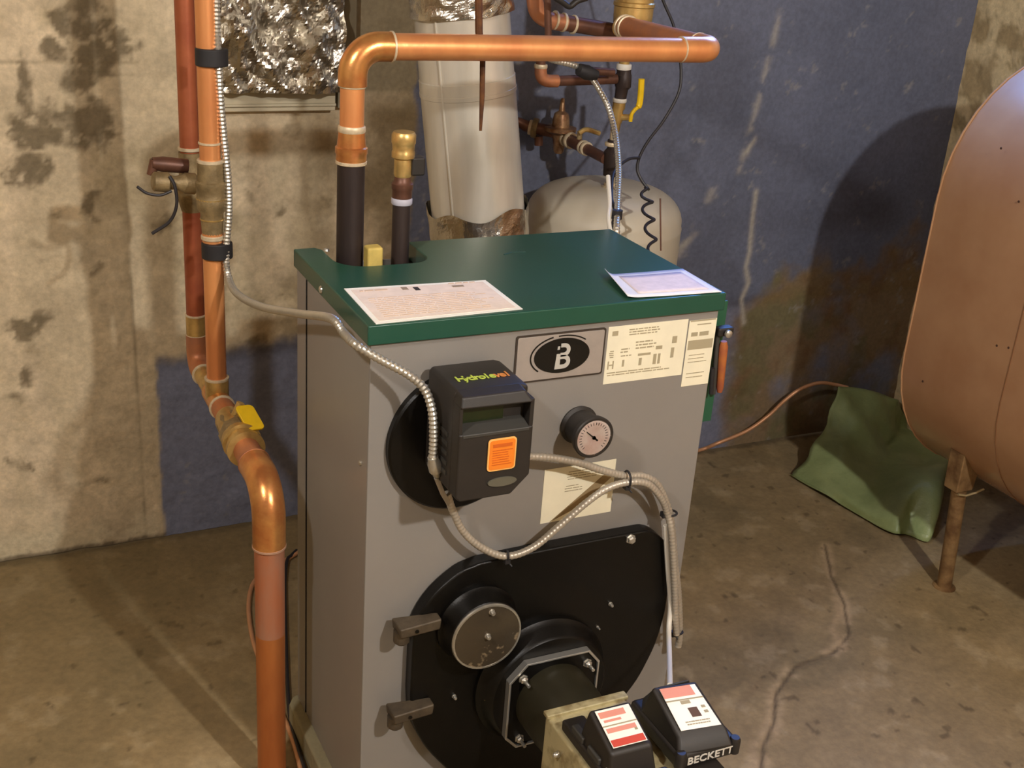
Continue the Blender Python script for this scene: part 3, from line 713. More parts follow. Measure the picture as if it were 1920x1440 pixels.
MB().lathe([(0,.003),(.0015,.0025)], c0, ax, 12).build('hub', INKD, ga)
MB().lathe([(0,.0268),(.0008,.0268)], (gp.x, Y0-.0505, gp.z), ax, 40).build('glass', (lambda m: m)(mat('gauge_glass', S(255,255,255), .05)), ga)
gm = bpy.data.materials['gauge_glass']; gm.node_tree.nodes['Principled BSDF'].inputs['Transmission Weight'].default_value = 1; gm.node_tree.nodes['Principled BSDF'].inputs['IOR'].default_value = 1.1

# ------------------------------------------------------------------ risers through the lid notch and main supply pipe
RY = .30; RX = .0735
main = thing('supply_pipe', 'thick copper supply pipe rising from the boiler and running right above it', 'pipe', (RX, RY, .80))
cyl('iron_riser', (RX,RY,.80), (RX,RY,1.028), .0205, STEELPIPE, main)
ring('thread_seal', (RX,RY,1.030), (0,0,1), .0232, .006, SOLDER, main)
MB().lathe([(0,.0222),(.004,.0228),(.010,.0228),(.012,.0240),(.020,.0240),(.022,.0215),(.036,.0200),(.044,.0195)], (RX,RY,1.032), (0,0,1), 32).build('male_adapter', COPPER_BRIGHT, main)
ring('solder_ring', (RX,RY,1.079), (0,0,1), .0205, .010, SOLDER, main)
cyl('riser_pipe', (RX,RY,1.07), (RX,RY,1.142), .0178, COPPER, main)
ring('solder_ring', (RX,RY,1.141), (0,0,1), .0196, .006, SOLDER, main)
HZ = 1.196; ER = .040
el = arc((RX+ER,RY,HZ-ER), ER, PI, PI/2, (1,0,0), (0,0,1), 14)
MB().tube([Vector((RX,RY,1.141)), Vector((RX,RY,HZ-ER-.004))] + el + [Vector((RX+ER+.018,RY,HZ))], .0212, 28).build('elbow', COPPER_BRIGHT, main)
ring('solder_ring', (RX+ER+.018,RY,HZ), (1,0,0), .0222, .004, SOLDER, main)
HX = .662
cyl('horizontal_pipe', (RX+ER,RY,HZ), (HX-.03,RY,HZ-.001), .0192, COPPER, main, 32)
ring('solder_ring', (HX-.035,RY,HZ), (1,0,0), .0208, .003, SOLDER, main)
ee = arc((HX,RY+.03,HZ), .03, -PI/2, 0, (1,0,0), (0,1,0), 12)
MB().tube([Vector((HX-.035,RY,HZ))] + ee + [Vector((HX+.03,RY+.045,HZ))], .0207, 28).build('end_elbow', COPPER, main)
ring('solder_ring', (HX+.03,RY+.047,HZ), (0,1,0), .0214, .004, SOLDER, main)
cyl('return_run', (HX+.03,RY+.045,HZ), (HX+.032,.60,HZ-.002), .0192, COPPER_DULL, main)
# brass air separator at its end
BV = Vector((.7, .63, 0))
bvx = P(1187, 30, y=.63).x
br = thing('air_separator', 'tall brass air separator body at the top edge behind the copper pipe', 'fitting', (bvx, .63, 1.17))
MB().lathe([(0,.016),(.004,.020),(.018,.022),(.022,.030),(.030,.036),(.044,.037),(.06,.037),(.062,.039),(.068,.039),(.070,.036),(.085,.036),(.087,.040),(.16,.040)], (bvx,.63,P(1187,75,y=.63).z), (0,0,1), 40).build('body', BRASS, br)
MB().tube([(bvx,.63-.005,P(1187,62,y=.63).z),(HX+.032,.605,HZ-.002)], .020, 24).build('side_port', BRASS, br)
for k in (0,.012): ring('thread_ring', (HX+.033, .585+k, HZ-.002), (0,1,0), .0225, .005, SOLDER, br)
# upper brown pipe coming down from the left into the brass body
zb_ = P(1140,50,y=.66)
up = thing('header_pipe', 'brown copper pipe bending right into the brass body at the top edge', 'pipe', (.6,.66,1.25))
pts = smoothpath([P(1000,-60,y=.66), P(1003,0,y=.66), P(1010,25,y=.66), P(1030,38,y=.66), P(1060,43,y=.66)], 6)
MB().tube(pts, .0155, 20).build('bend', COPPER_DULL, up)
MB().tube([P(1055,42,y=.66), P(1160,60,y=.65)], .0145, 20).build('run', COPPER_DARK, up)
for u, v in ((1040,38),(1056,42),(1075,46)): ring('solder_ring', P(u,v,y=.66), (1,0,-.12), .0175, .005, SOLDER, up)
MB().tube([P(1026,-40,y=.6), P(1028,70,y=.6)], .0065, 12).build('strap', COPPER_DARK, up)
# black lever at the top
lv = tag(MB().tube(smoothpath([P(1040,-5,y=.55), P(1055,4,y=.55), P(1068,12,y=.55), P(1082,2,y=.55), P(1100,-4,y=.55)], 5), .0055, 12).build('valve_lever', BLACKPL, None), 'black valve lever dipping in at the top edge above the copper pipe', 'lever')

# second small riser with brass relief valve
SXp, SYp = .155, .30
rv = thing('relief_valve_riser', 'short black iron riser topped by a brass valve with black cap', 'valve', (SXp,SYp,.80))
cyl('iron_riser', (SXp,SYp,.80), (SXp,SYp,.968), .0138, STEELPIPE, rv)
ring('thread_seal', (SXp,SYp,.968), (0,0,1), .0162, .010, mat('blue_white_tape', S(186,184,196), .5), rv)
MB().lathe([(0,.0152),(.012,.0152),(.014,.0165),(.022,.0165),(.026,.013),(.034,.012)], (SXp,SYp,.973), (0,0,1), 24).build('bushing', COPPER_DARK, rv)
MB().lathe([(0,.012),(.004,.0135),(.026,.0135),(.030,.0125)], (SXp,SYp,1.005), (0,0,1), 24).build('valve_body', BRASS, rv)
MB().lathe([(0,.0150),(.002,.0175),(.010,.0175),(.012,.0165),(.022,.0172),(.024,.0185),(.036,.0185),(.040,.016)], (SXp,SYp,1.033), (0,0,1), 24).build('valve_top', BRASS, rv)
MB().box((SXp+.010,SYp-.012,1.008),(SXp+.032,SYp+.012,1.036)).build('test_lever', BLACKPL, rv, bevel=.003)
yb = P(700,470,y=.275)
tag(MB().box((yb.x-.013,.262,.83),(yb.x+.012,.285,yb.z+.008)).build('packing_block', YELLOWB, None, bevel=.004), 'small yellowish block in the lid notch between the two black risers', 'block')
# thin rusty strap behind the horizontal pipe
tag(MB().tube([P(897,-30,y=.335), P(898,60,y=.335), P(905,110,y=.335), P(904,180,y=.335), P(901,245,y=.335)], [.006,.006,.0045,.0042,.0022], 10).build('hanger_rod', RUSTW, None), 'thin rusty brown rod hanging down behind the horizontal copper pipe', 'rod')

# ------------------------------------------------------------------ left pair of copper pipes
PX, PF, PR, PZ = -.080, .55, .715, .560
lp_ = thing('return_pipe', 'front copper pipe of the left pair with yellow handled ball valve', 'pipe', (PX, PF, .56))
r1 = .0168
cyl('upper_pipe', (PX,PF,P(392,304,y=PF).z), (PX,PF,1.75), r1, COPPER, lp_)
z_a = P(392,268,y=PF).z; ring('solder_ring', (PX,PF,z_a), (0,0,1), r1*1.1, .004, SOLDER, lp_)
z_b = P(392,302,y=PF).z; z_c = P(397,440,y=PF).z
ring('solder_ring', (PX,PF,z_b), (0,0,1), .0215, .006, SOLDER, lp_)
H = z_b - z_c
MB().lathe([(0,.0165),(H*.22,.0185),(H*.30,.0185),(H*.36,.0235),(H*.50,.0245),(H*.52,.0235),(H*.64,.0240),(H*.66,.0250),(H*.72,.0250),(H*.74,.0215),(H*.98,.0205)], (PX,PF,z_c), (0,0,1), 32).build('flow_valve', BRONZE, lp_)
for k in (.22, .50, .66): ring('valve_band', (PX,PF,z_c+H*k), (0,0,1), .0245 if k > .3 else .0195, .003, BRASS, lp_)
cyl('middle_pipe', (PX,PF,PZ+.03), (PX,PF,z_c+.004), r1, COPPER, lp_)
ring('solder_ring', (PX,PF,z_c-.004), (0,0,1), r1*1.12, .008, SOLDER, lp_)
# tee, run towards viewer, valve, elbow
ring('solder_ring', (PX,PF,PZ+.040), (0,0,1), .0210, .005, SOLDER, lp_)
cyl('tee_branch', (PX,PF,PZ), (PX,PF,PZ+.040), .0202, BRASS, lp_)
cyl('tee', (PX,PF+.035,PZ), (PX,PF-.035,PZ), .0202, COPPER_BRIGHT, lp_)
ring('solder_ring', (PX,PF-.037,PZ), (0,1,0), .0225, .005, SOLDER, lp_)
cyl('run_pipe', (PX,PF-.035,PZ), (PX,.44,PZ), .0195, COPPER_DULL, lp_)
MB().lathe([(0,.022),(.012,.026),(.022,.027),(.040,.027),(.050,.031),(.074,.032),(.076,.029),(.090,.026)], (PX,.455,PZ), (0,-1,0), 8).build('valve_hex', BRONZE, lp_)
bvv = MB().lathe([(0,.021),(.01,.024),(.035,.0255),(.055,.0265),(.085,.0265),(.087,.031),(.100,.032),(.102,.027),(.116,.0265),(.118,.031),(.128,.031),(.130,.024)], (PX,.470,PZ), (0,-1,0), 36).build('ball_valve', BRASS, lp_)
MB().tube([(PX,.425,PZ+.02),(PX+.012,.425,PZ+.045)], .007, 12).build('valve_stem', BRASS, bvv)
hc = [P(440,764,y=.40), P(474,760,y=.40), P(498,800,y=.365), P(466,810,y=.365)]
hq = [p + Vector((0,0,0)) for p in hc]
nh = (hq[1]-hq[0]).cross(hq[3]-hq[0]).normalized() * .006
if nh.dot(CAM_LOC - hq[0]) > 0: nh = -nh
hu = (hq[1]-hq[0]); hv = (hq[3]-hq[0]); hcn = (hq[0]+hq[2])/2; hw, hl = hu.length, hv.length
hu.normalize(); hv.normalize()
rr_ = roundrect(hw, hl, .008); mbh = MB(); n_ = len(rr_)
va = [hcn + hu*a + hv*b for a, b in rr_]; vb = [p + nh for p in va]
mbh.add(va + vb, [tuple(range(n_)), tuple(range(2*n_-1, n_-1, -1))] + [(i, (i+1)%n_, n_+(i+1)%n_, n_+i) for i in range(n_)])
hd = mbh.build('valve_handle', YELLOWH, bvv, bevel=.0015)
EY = .205; er = .055
cyl('run_pipe', (PX,.35,PZ), (PX,EY+er,PZ-.003), .0215, COPPER_DULL, lp_)
ea = arc((PX,EY+er,PZ-er), er, 0, PI/2, (0,0,1), (0,-1,0), 14)
MB().tube([Vector((PX,EY+er+.03,PZ))] + ea + [Vector((PX,EY,PZ-er-.045))], .0255, 32).build('elbow', COPPER_BRIGHT, lp_)
ring('solder_ring', (PX,EY+er+.03,PZ), (0,1,0), .026, .004, COPPER_DULL, lp_)
ring('solder_ring', (PX,EY,PZ-er-.045), (0,0,1), .0262, .005, mat('flux_ring', S(190,150,124), .5, .3), lp_)
cyl('fluxed_pipe', (PX,EY,PZ-er-.045), (PX,EY,.30), .0232, mat('stained_copper', S(176,126,100), .5, .35, c2=S(184,112,76), scale=20, stretch=(1,1,.3)), lp_)
cyl('lower_pipe', (PX,EY,.30), (PX,EY,.0), .0232, mat('browned_copper', S(204,130,72), .4, .55, c2=S(184,108,58), scale=14, stretch=(1,1,.3)), lp_)
# rear pipe
rp = thing('rear_pipe', 'rear reddish copper pipe of the left pair, behind the front one', 'pipe', (PX, PR, .56))
z_d = P(357,285,y=PR).z; z_e = P(360,395,y=PR).z
cyl('upper_pipe', (PX,PR,z_e), (PX,PR,1.75), r1, COPPER_RED, rp)
ring('solder_ring', (PX,PR,z_d+.006), (0,0,1), .0205, .006, SOLDER, rp)
H = z_d - z_e
MB().lathe([(0,.018),(H*.2,.0235),(H*.45,.0235),(H*.55,.020),(H,.0195)], (PX,PR,z_e), (0,0,1), 28).build('flow_valve', BRONZE, rp)
cyl('middle_pipe', (PX,PR,PZ+.02), (PX,PR,z_e+.004), r1, COPPER_RED, rp)
for v in (590, 628): ring('solder_ring', (PX,PR,P(365,v,y=PR).z), (0,0,1), .0190, .004, SOLDER, rp)
cyl('coupling', (PX,PR,P(365,592,y=PR).z), (PX,PR,P(365,626,y=PR).z), .0182, BRASS, rp)
er2 = .03
ea = arc((PX,PR-er2,PZ+er2), er2, 0, PI/2, (0,1,0), (0,0,-1), 10)
MB().tube([Vector((PX,PR,PZ+er2+.03))] + ea + [Vector((PX,PR-er2-.02,PZ))], .0192, 24).build('elbow', COPPER_DULL, rp)
ring('solder_ring', (PX,PR-er2-.02,PZ), (0,1,0), .0205, .004, SOLDER, rp)
cyl('link_pipe', (PX,PR-er2-.02,PZ), (PX,PF+.036,PZ), .0170, BRASS, rp)
# drain cock to the left
dv = thing('drain_valve', 'bronze drain cock pointing left from the pipe pair, with dark lever', 'valve', (PX-.05, PF+.02, .98))
c_a, c_b = P(372,345,y=.60), P(285,340,y=.60)
dd = (c_b - c_a)
Ld = dd.length
MB().lathe([(0,.010),(Ld*.08,.0175),(Ld*.30,.0175),(Ld*.36,.0145),(Ld*.50,.0110),(Ld*.62,.0120),(Ld*.66,.0165),(Ld*.96,.0160),(Ld,.012)], c_a, dd, 24).build('body', BRONZE, dv)
c_c, c_d = P(352,312,y=.62), P(285,306,y=.62)
MB().tube([c_c, c_c.lerp(c_d,.7), c_d], [.012,.013,.010], 16).build('dark_spigot', COPPER_DARK, dv)
MB().tube([P(290,300,y=.62), P(284,328,y=.62)], .008, 12).build('spigot_end', COPPER_DARK, dv)
MB().tube(smoothpath([P(318,330,y=.585), P(328,350,y=.58), P(331,385,y=.58), P(318,415,y=.585), P(285,438,y=.59)], 8), [.0028]*33, 8).build('wire', CABLE, dv)
MB().tube(smoothpath([P(322,358,y=.585), P(300,366,y=.585), P(275,362,y=.585), P(257,350,y=.585)], 8), .0024, 8).build('wire', CABLE, dv)

# ------------------------------------------------------------------ conduits on the front
yP = PF - .010
pts = [P(407,-60,y=yP), P(406,0,y=yP), P(407,60,y=yP), P(409,110,y=yP-.006), P(413,180,y=yP), P(420,260,y=yP), P(428,340,y=yP), P(429,400,y=yP), P(424,470,y=yP-.006), P(427,515,y=.52),
       P(444,550,y=.46), P(490,575,y=.36), P(560,588,y=.22), P(620,597,y=.08), P(645,625,y=.035), P(668,647,y=-.012), P(715,675,y=-.035), P(765,702,y=-.05), P(796,730,y=-.058), P(810,770,y=-.066), P(813,820,y=-.068), P(811,862,y=-.066)]
cA = thing('armoured_cable', 'shiny armoured cable from the left pipes across the lid corner to the control box', 'cable', pts[0])
ribbed(pts, .0064, amp=.20).build('sheath', ARMOUR, cA)
e0 = P(811,862,y=-.066)
MB().lathe([(0,.0072),(.008,.0085),(.010,.0098),(.024,.0098),(.026,.0075),(.034,.006)], e0 + Vector((0,0,.004)), P(822,905,y=-.058)-e0, 12).build('connector', CHROME, cA)
MB().tube([P(818,895,y=-.06), P(830,925,y=-.045), P(845,950,y=-.03)], .0035, 10).build('earth_tail', ARMOUR_D, cA)
for k, (u, v, lb) in enumerate(((391,108,'upper black rubber strap tying the cable to the copper pipe'), (403,471,'lower black rubber strap tying the cable to the copper pipe, below the valve'))):
    c = P(u, v, y=PF - .01)
    mb = MB().prism([(math.cos(t_)*a_ , math.sin(t_)*b_) for t_, a_, b_ in [(q_*2*PI/24, .0255, .0215) for q_ in range(24)]], (PX+.006, PF-.004, c.z-.0135), (1,0,0), (0,1,0), .027)
    tag(mb.build('pipe_strap', RUBBER, None, bevel=.002), lb, 'strap', 'rubber straps on the front copper pipe')
# conduit B from the control to the right and down
yB = -.030
ptsB = [P(985,856,y=-.036), P(998,856,y=-.035), P(1030,858,y=-.034), P(1080,866,y=-.032), P(1130,882,y=-.030), P(1172,892,y=-.028), P(1205,893,y=-.026), P(1232,908,y=-.024), P(1250,945,y=-.024), P(1259,985,y=-.026), P(1265,1050,y=-.030), P(1272,1120,y=-.030), P(1274,1190,y=-.030), P(1271,1213,y=-.030)]
cB = tag(ribbed(ptsB, .0060, amp=.10).build('grey_conduit', ARMOUR_D, None), 'grey flexible conduit looping from the control box side down the right edge of the door', 'conduit')
ptsC = [P(838,925,y=-.035), P(850,960,y=-.030), P(870,998,y=-.028), P(905,1028,y=-.03), P(950,1043,y=-.034), P(1000,1026,y=-.034), P(1050,985,y=-.032), P(1100,942,y=-.032), P(1140,915,y=-.034), P(1180,904,y=-.038), P(1215,908,y=-.038), P(1240,935,y=-.036), P(1252,965,y=-.034), P(1259,1000,y=-.040), P(1264,1080,y=-.042), P(1266,1150,y=-.042), P(1268,1190,y=-.042)]
tag(ribbed(ptsC, .0058, amp=.10).build('grey_conduit', ARMOUR_D, None), 'grey flexible conduit drooping under the control box then arching over to the right', 'conduit')
ptsD = [P(1248,985,y=-.030), P(1252,1060,y=-.030), P(1257,1130,y=-.034), P(1254,1180,y=-.05), P(1255,1230,y=-.12), P(1256,1285,y=q2[0].y+.03)]
ptsD[-1].z = max(ptsD[-1].z, .37)
tag(MB().tube(smoothpath(ptsD, 10), .0042, 12).build('white_cable', WHITE, None), 'thin white cable running down beside the door to the right module', 'cable')
for u, v, y_, ax_, rr, lb in ((950,1041,-.034,(1,0,0),.0078,'black cable tie at the lowest dip of the drooping conduit'), (1176,898,-.034,(1,0,0),.0125,'black cable tie holding both conduits near the gauge'), (1256,962,-.028,(0,0,1),.0115,'black cable tie at the upper right bend of the conduits'), (1270,1185,-.034,(0,0,1),.009,'black cable tie near the lower end of the conduits')):
    c = P(u, v, y=y_); A_ = Vector(ax_)
    up_ = Vector((0,0,1)) if ax_[0] else Vector((1,0,0))
    band = MB()
    pts_ = [c + (up_*math.cos(q_) + Vector((0,1,0))*math.sin(q_)*.8)*rr for q_ in np.linspace(0,2*PI,25)]
    band.tube(pts_, .0018, 8, caps=False)
    band.box(c + up_*(-rr) - Vector((.004,.006,.004)), c + up_*(-rr) + Vector((.004,.004,.004)))
    band.tube([c - up_*rr, c - up_*rr + Vector((.006,-.008,-.008))], .0013, 6)
    tag(band.build('cable_tie', RUBBER, None), lb, 'cable tie', 'black cable ties on the front conduits')

# ------------------------------------------------------------------ flue
fb_, ft_ = Vector((.478, .70, .76)), Vector((.385, .715, 1.42))
fl_ = thing('flue_pipe', 'leaning galvanised flue pipe behind the green lid', 'flue', fb_)
fa = (ft_ - fb_).normalized(); FL = (ft_-fb_).length
def fr(t_): return .0915 - .0035 * t_ / FL
prof = []
z_ = .02
MB().lathe([(.00,fr(0)),(.30,fr(.3)),(.301,fr(.3)+.0016),(.308,fr(.3)+.0016),(.309,fr(.3)-.001),(FL,fr(FL)-.002)], fb_, fa, 64).build('pipe_section', GALV, fl_)
MB().lathe([(.305,fr(.3)+.0006),(.330,fr(.3)+.0006),(.331,fr(.3)-.001)], fb_, fa, 64).build('joint_collar', GALV, fl_)
N1 = (Vector((0,-1,0)) - fa * Vector((0,-1,0)).dot(fa)).normalized(); N2 = fa.cross(N1)
sd = (N1*math.cos(-.95) + N2*math.sin(-.95))
sd2 = sd if sd.x < 0 else (N1*math.cos(.95) + N2*math.sin(.95))
MB().tube([fb_ + fa*.04 + sd2*(fr(.04)), fb_ + fa*.62 + sd2*(fr(.62))], .0022, 8).build('lock_seam', GALV, fl_)
# crumpled foil collar at the foot
def foilband(t0, t1, amp, nm, rad=.004, seedo=0):
    g = []
    for i in range(14):
        b = i/13; row = []
        for j in range(73):
            a = j/72*2*PI; t_ = t0 + (t1-t0)*b + .008*math.sin(a*5+seedo)*(b > .5)
            r_ = fr(t_) + rad + amp*abs(crumple(abs((j % 72)/36 - 1), b*.25+seedo, seeds) - .12)
            row.append(fb_ + fa*t_ + (N1*math.cos(a) + N2*math.sin(a))*r_)
        g.append(row)
    return MB().grid(g).build(nm, FOIL, fl_, smooth=False)
foilband(-.02, .082, .16, 'foil_collar', .003)
foilband(.445, .50, .14, 'foil_tape', .003, .7)
# tapered foil elbow skirt at right
MB().lathe([(-.05,.100),(.0,.098),(.012,.0935)], fb_, fa, 48).build('flue_outlet', mat('dull_flue', S(130,118,96), .5, .3, c2=S(90,78,60), scale=30, bump=.002, bscale=60), fl_)
cyl('breech', (.478,.70,.70), (.478,.345,.70), .085, GALV, fl_, 40)
MB().lathe([(0,.088),(.10,.094),(.14,.0935)], (.478,.70,.63), (0,0,1), 40).build('flue_elbow', GALV, fl_)

# ------------------------------------------------------------------ expansion tank and pipework behind
et = thing('expansion_tank', 'domed cream expansion tank standing behind the right end of the boiler lid', 'tank', (.825,.82,.0))
ER_ = .17; ec = Vector((.825,.82,0)); tz_ = .842
prof = [(.03,.12),(.04,.150),(.06,.168),(.09,ER_),(tz_-.095,ER_),(tz_-.090,ER_+.0006),(tz_-.084,ER_+.0006),(tz_-.08,ER_-.001)]
for q_ in np.linspace(0, PI/2, 12)[1:]: prof.append((tz_-.08+.08*math.sin(q_)**.9, max(.012, ER_*(math.cos(q_))**.62)))
MB().lathe([(a, b) for a, b in prof], ec, (0,0,1), 64).build('shell', EXPT, et)
for q_ in (0.6, 2.7, 4.8):
    MB().tube([ec + Vector((math.cos(q_)*.14, math.sin(q_)*.14, 0)), ec + Vector((math.cos(q_)*.14, math.sin(q_)*.14, .07))], .012, 12).build('leg', EXPT, et)
MB().lathe([(0,.018),(.012,.018),(.014,.012),(.02,.012)], ec + Vector((-.012,-.03,tz_-.012)), (0,0,1), 20).build('inlet', SOLDER, et)

YV = .79
vx = P(1165,180,y=YV).x
vl = thing('fill_line', 'vertical fill line with black tees and a yellow handled brass valve above the cream tank', 'pipe', (vx, YV, .85))
def vz(v): return P(1160, v, y=YV).z
top_, t1_ = P(1170,90,y=YV), P(1170,125,y=YV)
X_ = vx
MB().lathe([(0,.011),(.03,.011)], (t1_.x, YV, t1_.z), (0,0,1), 16).build('top_nipple', BRASS, vl)
ring('thread_seal', (t1_.x,YV,t1_.z), (0,0,1), .0155, .012, WHITE, vl)
p_t = P(1168,150,y=YV); p_b = P(1162,184,y=YV)
MB().tube([P(1170,130,y=YV), P(1170,137,y=YV), P(1169,140,y=YV), P(1168,162,y=YV), P(1166,166,y=YV), P(1163,184,y=YV)], [.015,.015,.017,.017,.0135,.0125], 20).build('iron_tee', STEELPIPE, vl)
ring('thread_seal', P(1162,188,y=YV), (0,0,1), .0145, .008, WHITE, vl)
bvb = MB().tube([P(1161,192,y=YV), P(1160,202,y=YV), P(1158,206,y=YV), P(1156,226,y=YV), P(1155,232,y=YV), P(1153,246,y=YV)], [.0135,.0135,.012,.0125,.010,.0095], 20).build('ball_valve', BRASS, vl)
MB().tube([P(1158,220,y=YV), P(1180,220,y=YV-.02), P(1184,222,y=YV-.02)], [.007,.0065,.006], 12).build('stem', BRASS, bvb)
MB().tube(smoothpath([P(1182,228,y=YV-.025), P(1184,215,y=YV-.025), P(1190,206,y=YV-.025), P(1198,198,y=YV-.025), P(1201,180,y=YV-.025), P(1203,148,y=YV-.025)], 5), [.004]*14+[.0065]*12, 10).build('lever_handle', YELLOWH, bvb)
MB().tube([P(1153,244,y=YV), P(1151,262,y=YV)], .009, 14).build('nipple', SOLDER, vl)
MB().tube([P(1150,262,y=YV), P(1149,278,y=YV), P(1148,284,y=YV), P(1146,328,y=YV)], [.012,.012,.0175,.0175], 20).build('lower_tee', STEELPIPE, vl)
ring('thread_seal', P(1146,270,y=YV), (0,0,1), .0135, .008, SOLDER, vl)
MB().tube([P(1145,328,y=YV), P(1142,372,y=YV)], .0100, 16).build('tank_nipple', mat('pale_pipe', S(186,174,148), .5, .3), vl)
# branch to the left at top
bl_pts = [P(1155,148,y=YV), P(1040,152,y=YV)]
MB().tube(bl_pts, .0105, 18).build('branch_pipe', COPPER_DARK, vl)
MB().tube(smoothpath([P(1045,152,y=YV), P(1025,151,y=YV), P(1015,142,y=YV), P(1014,122,y=YV)], 6), .0125, 18).build('branch_elbow', COPPER_DULL, vl)
ring('solder_ring', P(1014,124,y=YV), (0,0,1), .0135, .008, SOLDER, vl)
cyl('branch_stub', P(1014,122,y=YV), P(1014,85,y=YV), .0098, COPPER_DARK, vl)
MB().tube([P(1150,136,y=YV-.03), P(1110,133,y=YV-.03)], .008, 14).build('side_pipe', COPPER_DARK, vl)
# pressure reducing valve line, running back towards the wall
Q = lambda u, v: P(u, v, x=.80)
prv = thing('reducing_valve', 'bronze bell topped reducing valve on a dark line behind the flue', 'valve', Q(1045,245))
a_, b_ = Q(1136,298), Q(1048,252)
dirv = (b_ - a_).normalized()
def onl(t_): return a_ + dirv * t_
Lx = (b_-a_).length
MB().tube([a_, a_.lerp(b_,.42)], .0115, 16).build('iron_nipple', COPPER_DARK, prv)
for k in (.40,.46): ring('thread_ring', a_.lerp(b_,k), dirv, .0155, .008, SOLDER, prv)
MB().tube([a_.lerp(b_,.42), a_.lerp(b_,.72)], [.0135,.0135], 16).build('small_valve', COPPER_DARK, prv)
s_ = a_.lerp(b_,.56); MB().tube([s_, s_+Vector((0,0,.03))], .006, 10).build('stem', BRONZE, prv)
MB().tube(smoothpath([P(1085,250,y=s_.y-.01), P(1100,243,y=s_.y-.01), P(1124,250,y=s_.y-.01)], 5), .0055, 10).build('small_lever', BRASS, prv)
for k in (.74,.82): ring('thread_ring', a_.lerp(b_,k), dirv, .0185, .010, SOLDER, prv)
c_ = P(1046,238,y=1.0)
body_c = P(1050,250,y=.99)
MB().lathe([(-.045,.008),(-.040,.012),(-.015,.015),(-.002,.020),(.006,.036),(.014,.036),(.016,.020),(.030,.019),(.044,.016),(.050,.007),(.075,.0045),(.078,.003)], body_c, (0.0,0,1), 24).build('bell_body', mat('worn_bronze', S(186,150,110), .4, .6, c2=S(120,82,56), scale=40), prv)
MB().tube([body_c, P(985,236,y=1.035), P(968,226,y=1.04)], [.014,.013,.009], 16).build('inlet_pipe', COPPER_DARK, prv)
ring('union_nut', P(1003,240,y=1.025), P(985,236,y=1.035)-body_c, .022, .012, BRONZE, prv)
ring('union_nut', P(995,239,y=1.03), P(985,236,y=1.035)-body_c, .017, .008, SOLDER, prv)
MB().tube([P(1010,255,y=1.02), P(1010,272,y=1.02)], .010, 12).build('drain_plug', COPPER_DARK, prv)

# cables at right behind
ptsE = [P(1000,98,y=.62), P(1035,112,y=.62), P(1075,122,y=.62), P(1100,136,y=.62), P(1122,165,y=.60), P(1142,205,y=.58), P(1155,260,y=.54), P(1160,320,y=.48), P(1158,380,y=.42), P(1156,425,y=.37), P(1157,450,y=.362)]
tag(ribbed(ptsE, .0062, amp=.12).build('white_armoured_cable', ARMOUR, None), 'pale armoured cable arching down in front of the cream tank to the lid back', 'cable')
tag(MB().tube(smoothpath([P(1140,330,y=.46), P(1143,380,y=.42), P(1141,410,y=.39), P(1146,440,y=.365)], 8), .0040, 10).build('white_cable', WHITE, None), 'short thin white cable left of the pale armoured cable behind the lid', 'cable')
c = P(1157,402,y=.395)
tag(MB().tube([c+Vector((0,0,-.008)), c+Vector((0,0,.008))], .0095, 14).build('cable_tie', RUBBER, None), 'black tie round the pale armoured cable in front of the cream tank', 'cable tie')
tag(MB().tube([P(1085,130,y=.61), P(1100,136,y=.61), P(1118,142,y=.61)], [.011,.014,.010], 14).build('cable_clamp', RUBBER, None), 'dark clamp on the pale cable at the small brown pipe', 'clamp')
spi = []
ctl_pts = [P(u,v,y=y_) for u,v,y_ in ((1225,-60,.75),(1243,0,.74),(1262,45,.73),(1272,90,.72),(1277,135,.71),(1272,175,.70),(1245,225,.69),(1215,265,.68),(1199,295,.67),(1195,318,.66),(1203,338,.65),(1216,355,.64))]
base = smoothpath(ctl_pts, 8)
s0, s1 = P(1210,352,y=.62), P(1224,472,y=.50)
nT = 130
for i in range(nT+1):
    t_ = i/nT; c = s0.lerp(s1, t_); a = 2*PI*3.6*t_**.85; am = .012*min(1, t_*8)*(1-.25*t_)
    spi.append(c + Vector((.904,-.428,0))*math.cos(a)*am + Vector((.2,.4,.3))*math.sin(a)*am*.8)
tag(MB().tube(base + spi, .0031, 8).build('coiled_black_cable', CABLE, None), 'thin black cable falling from the top right and coiling down to the lid', 'cable')
tag(MB().tube(smoothpath([P(1199,296,y=.665), P(1180,298,y=.65), P(1160,312,y=.60), P(1149,330,y=.56), P(1147,370,y=.47), P(1152,400,y=.40), P(1144,440,y=.366)], 8), .0030, 8).build('branch_black_cable', CABLE, None), 'short black cable branching left towards the pale armoured cable', 'cable')
tag(MB().tube([P(1238,372,y=.52), P(1239,470,y=.50)], .0016, 8).build('shadow_tube', COPPER_DARK, None), 'thin dark tube drawn in as a capillary shadow, right of the cable coil', 'wire')  # dark tube drawn in for the shadow of a capillary

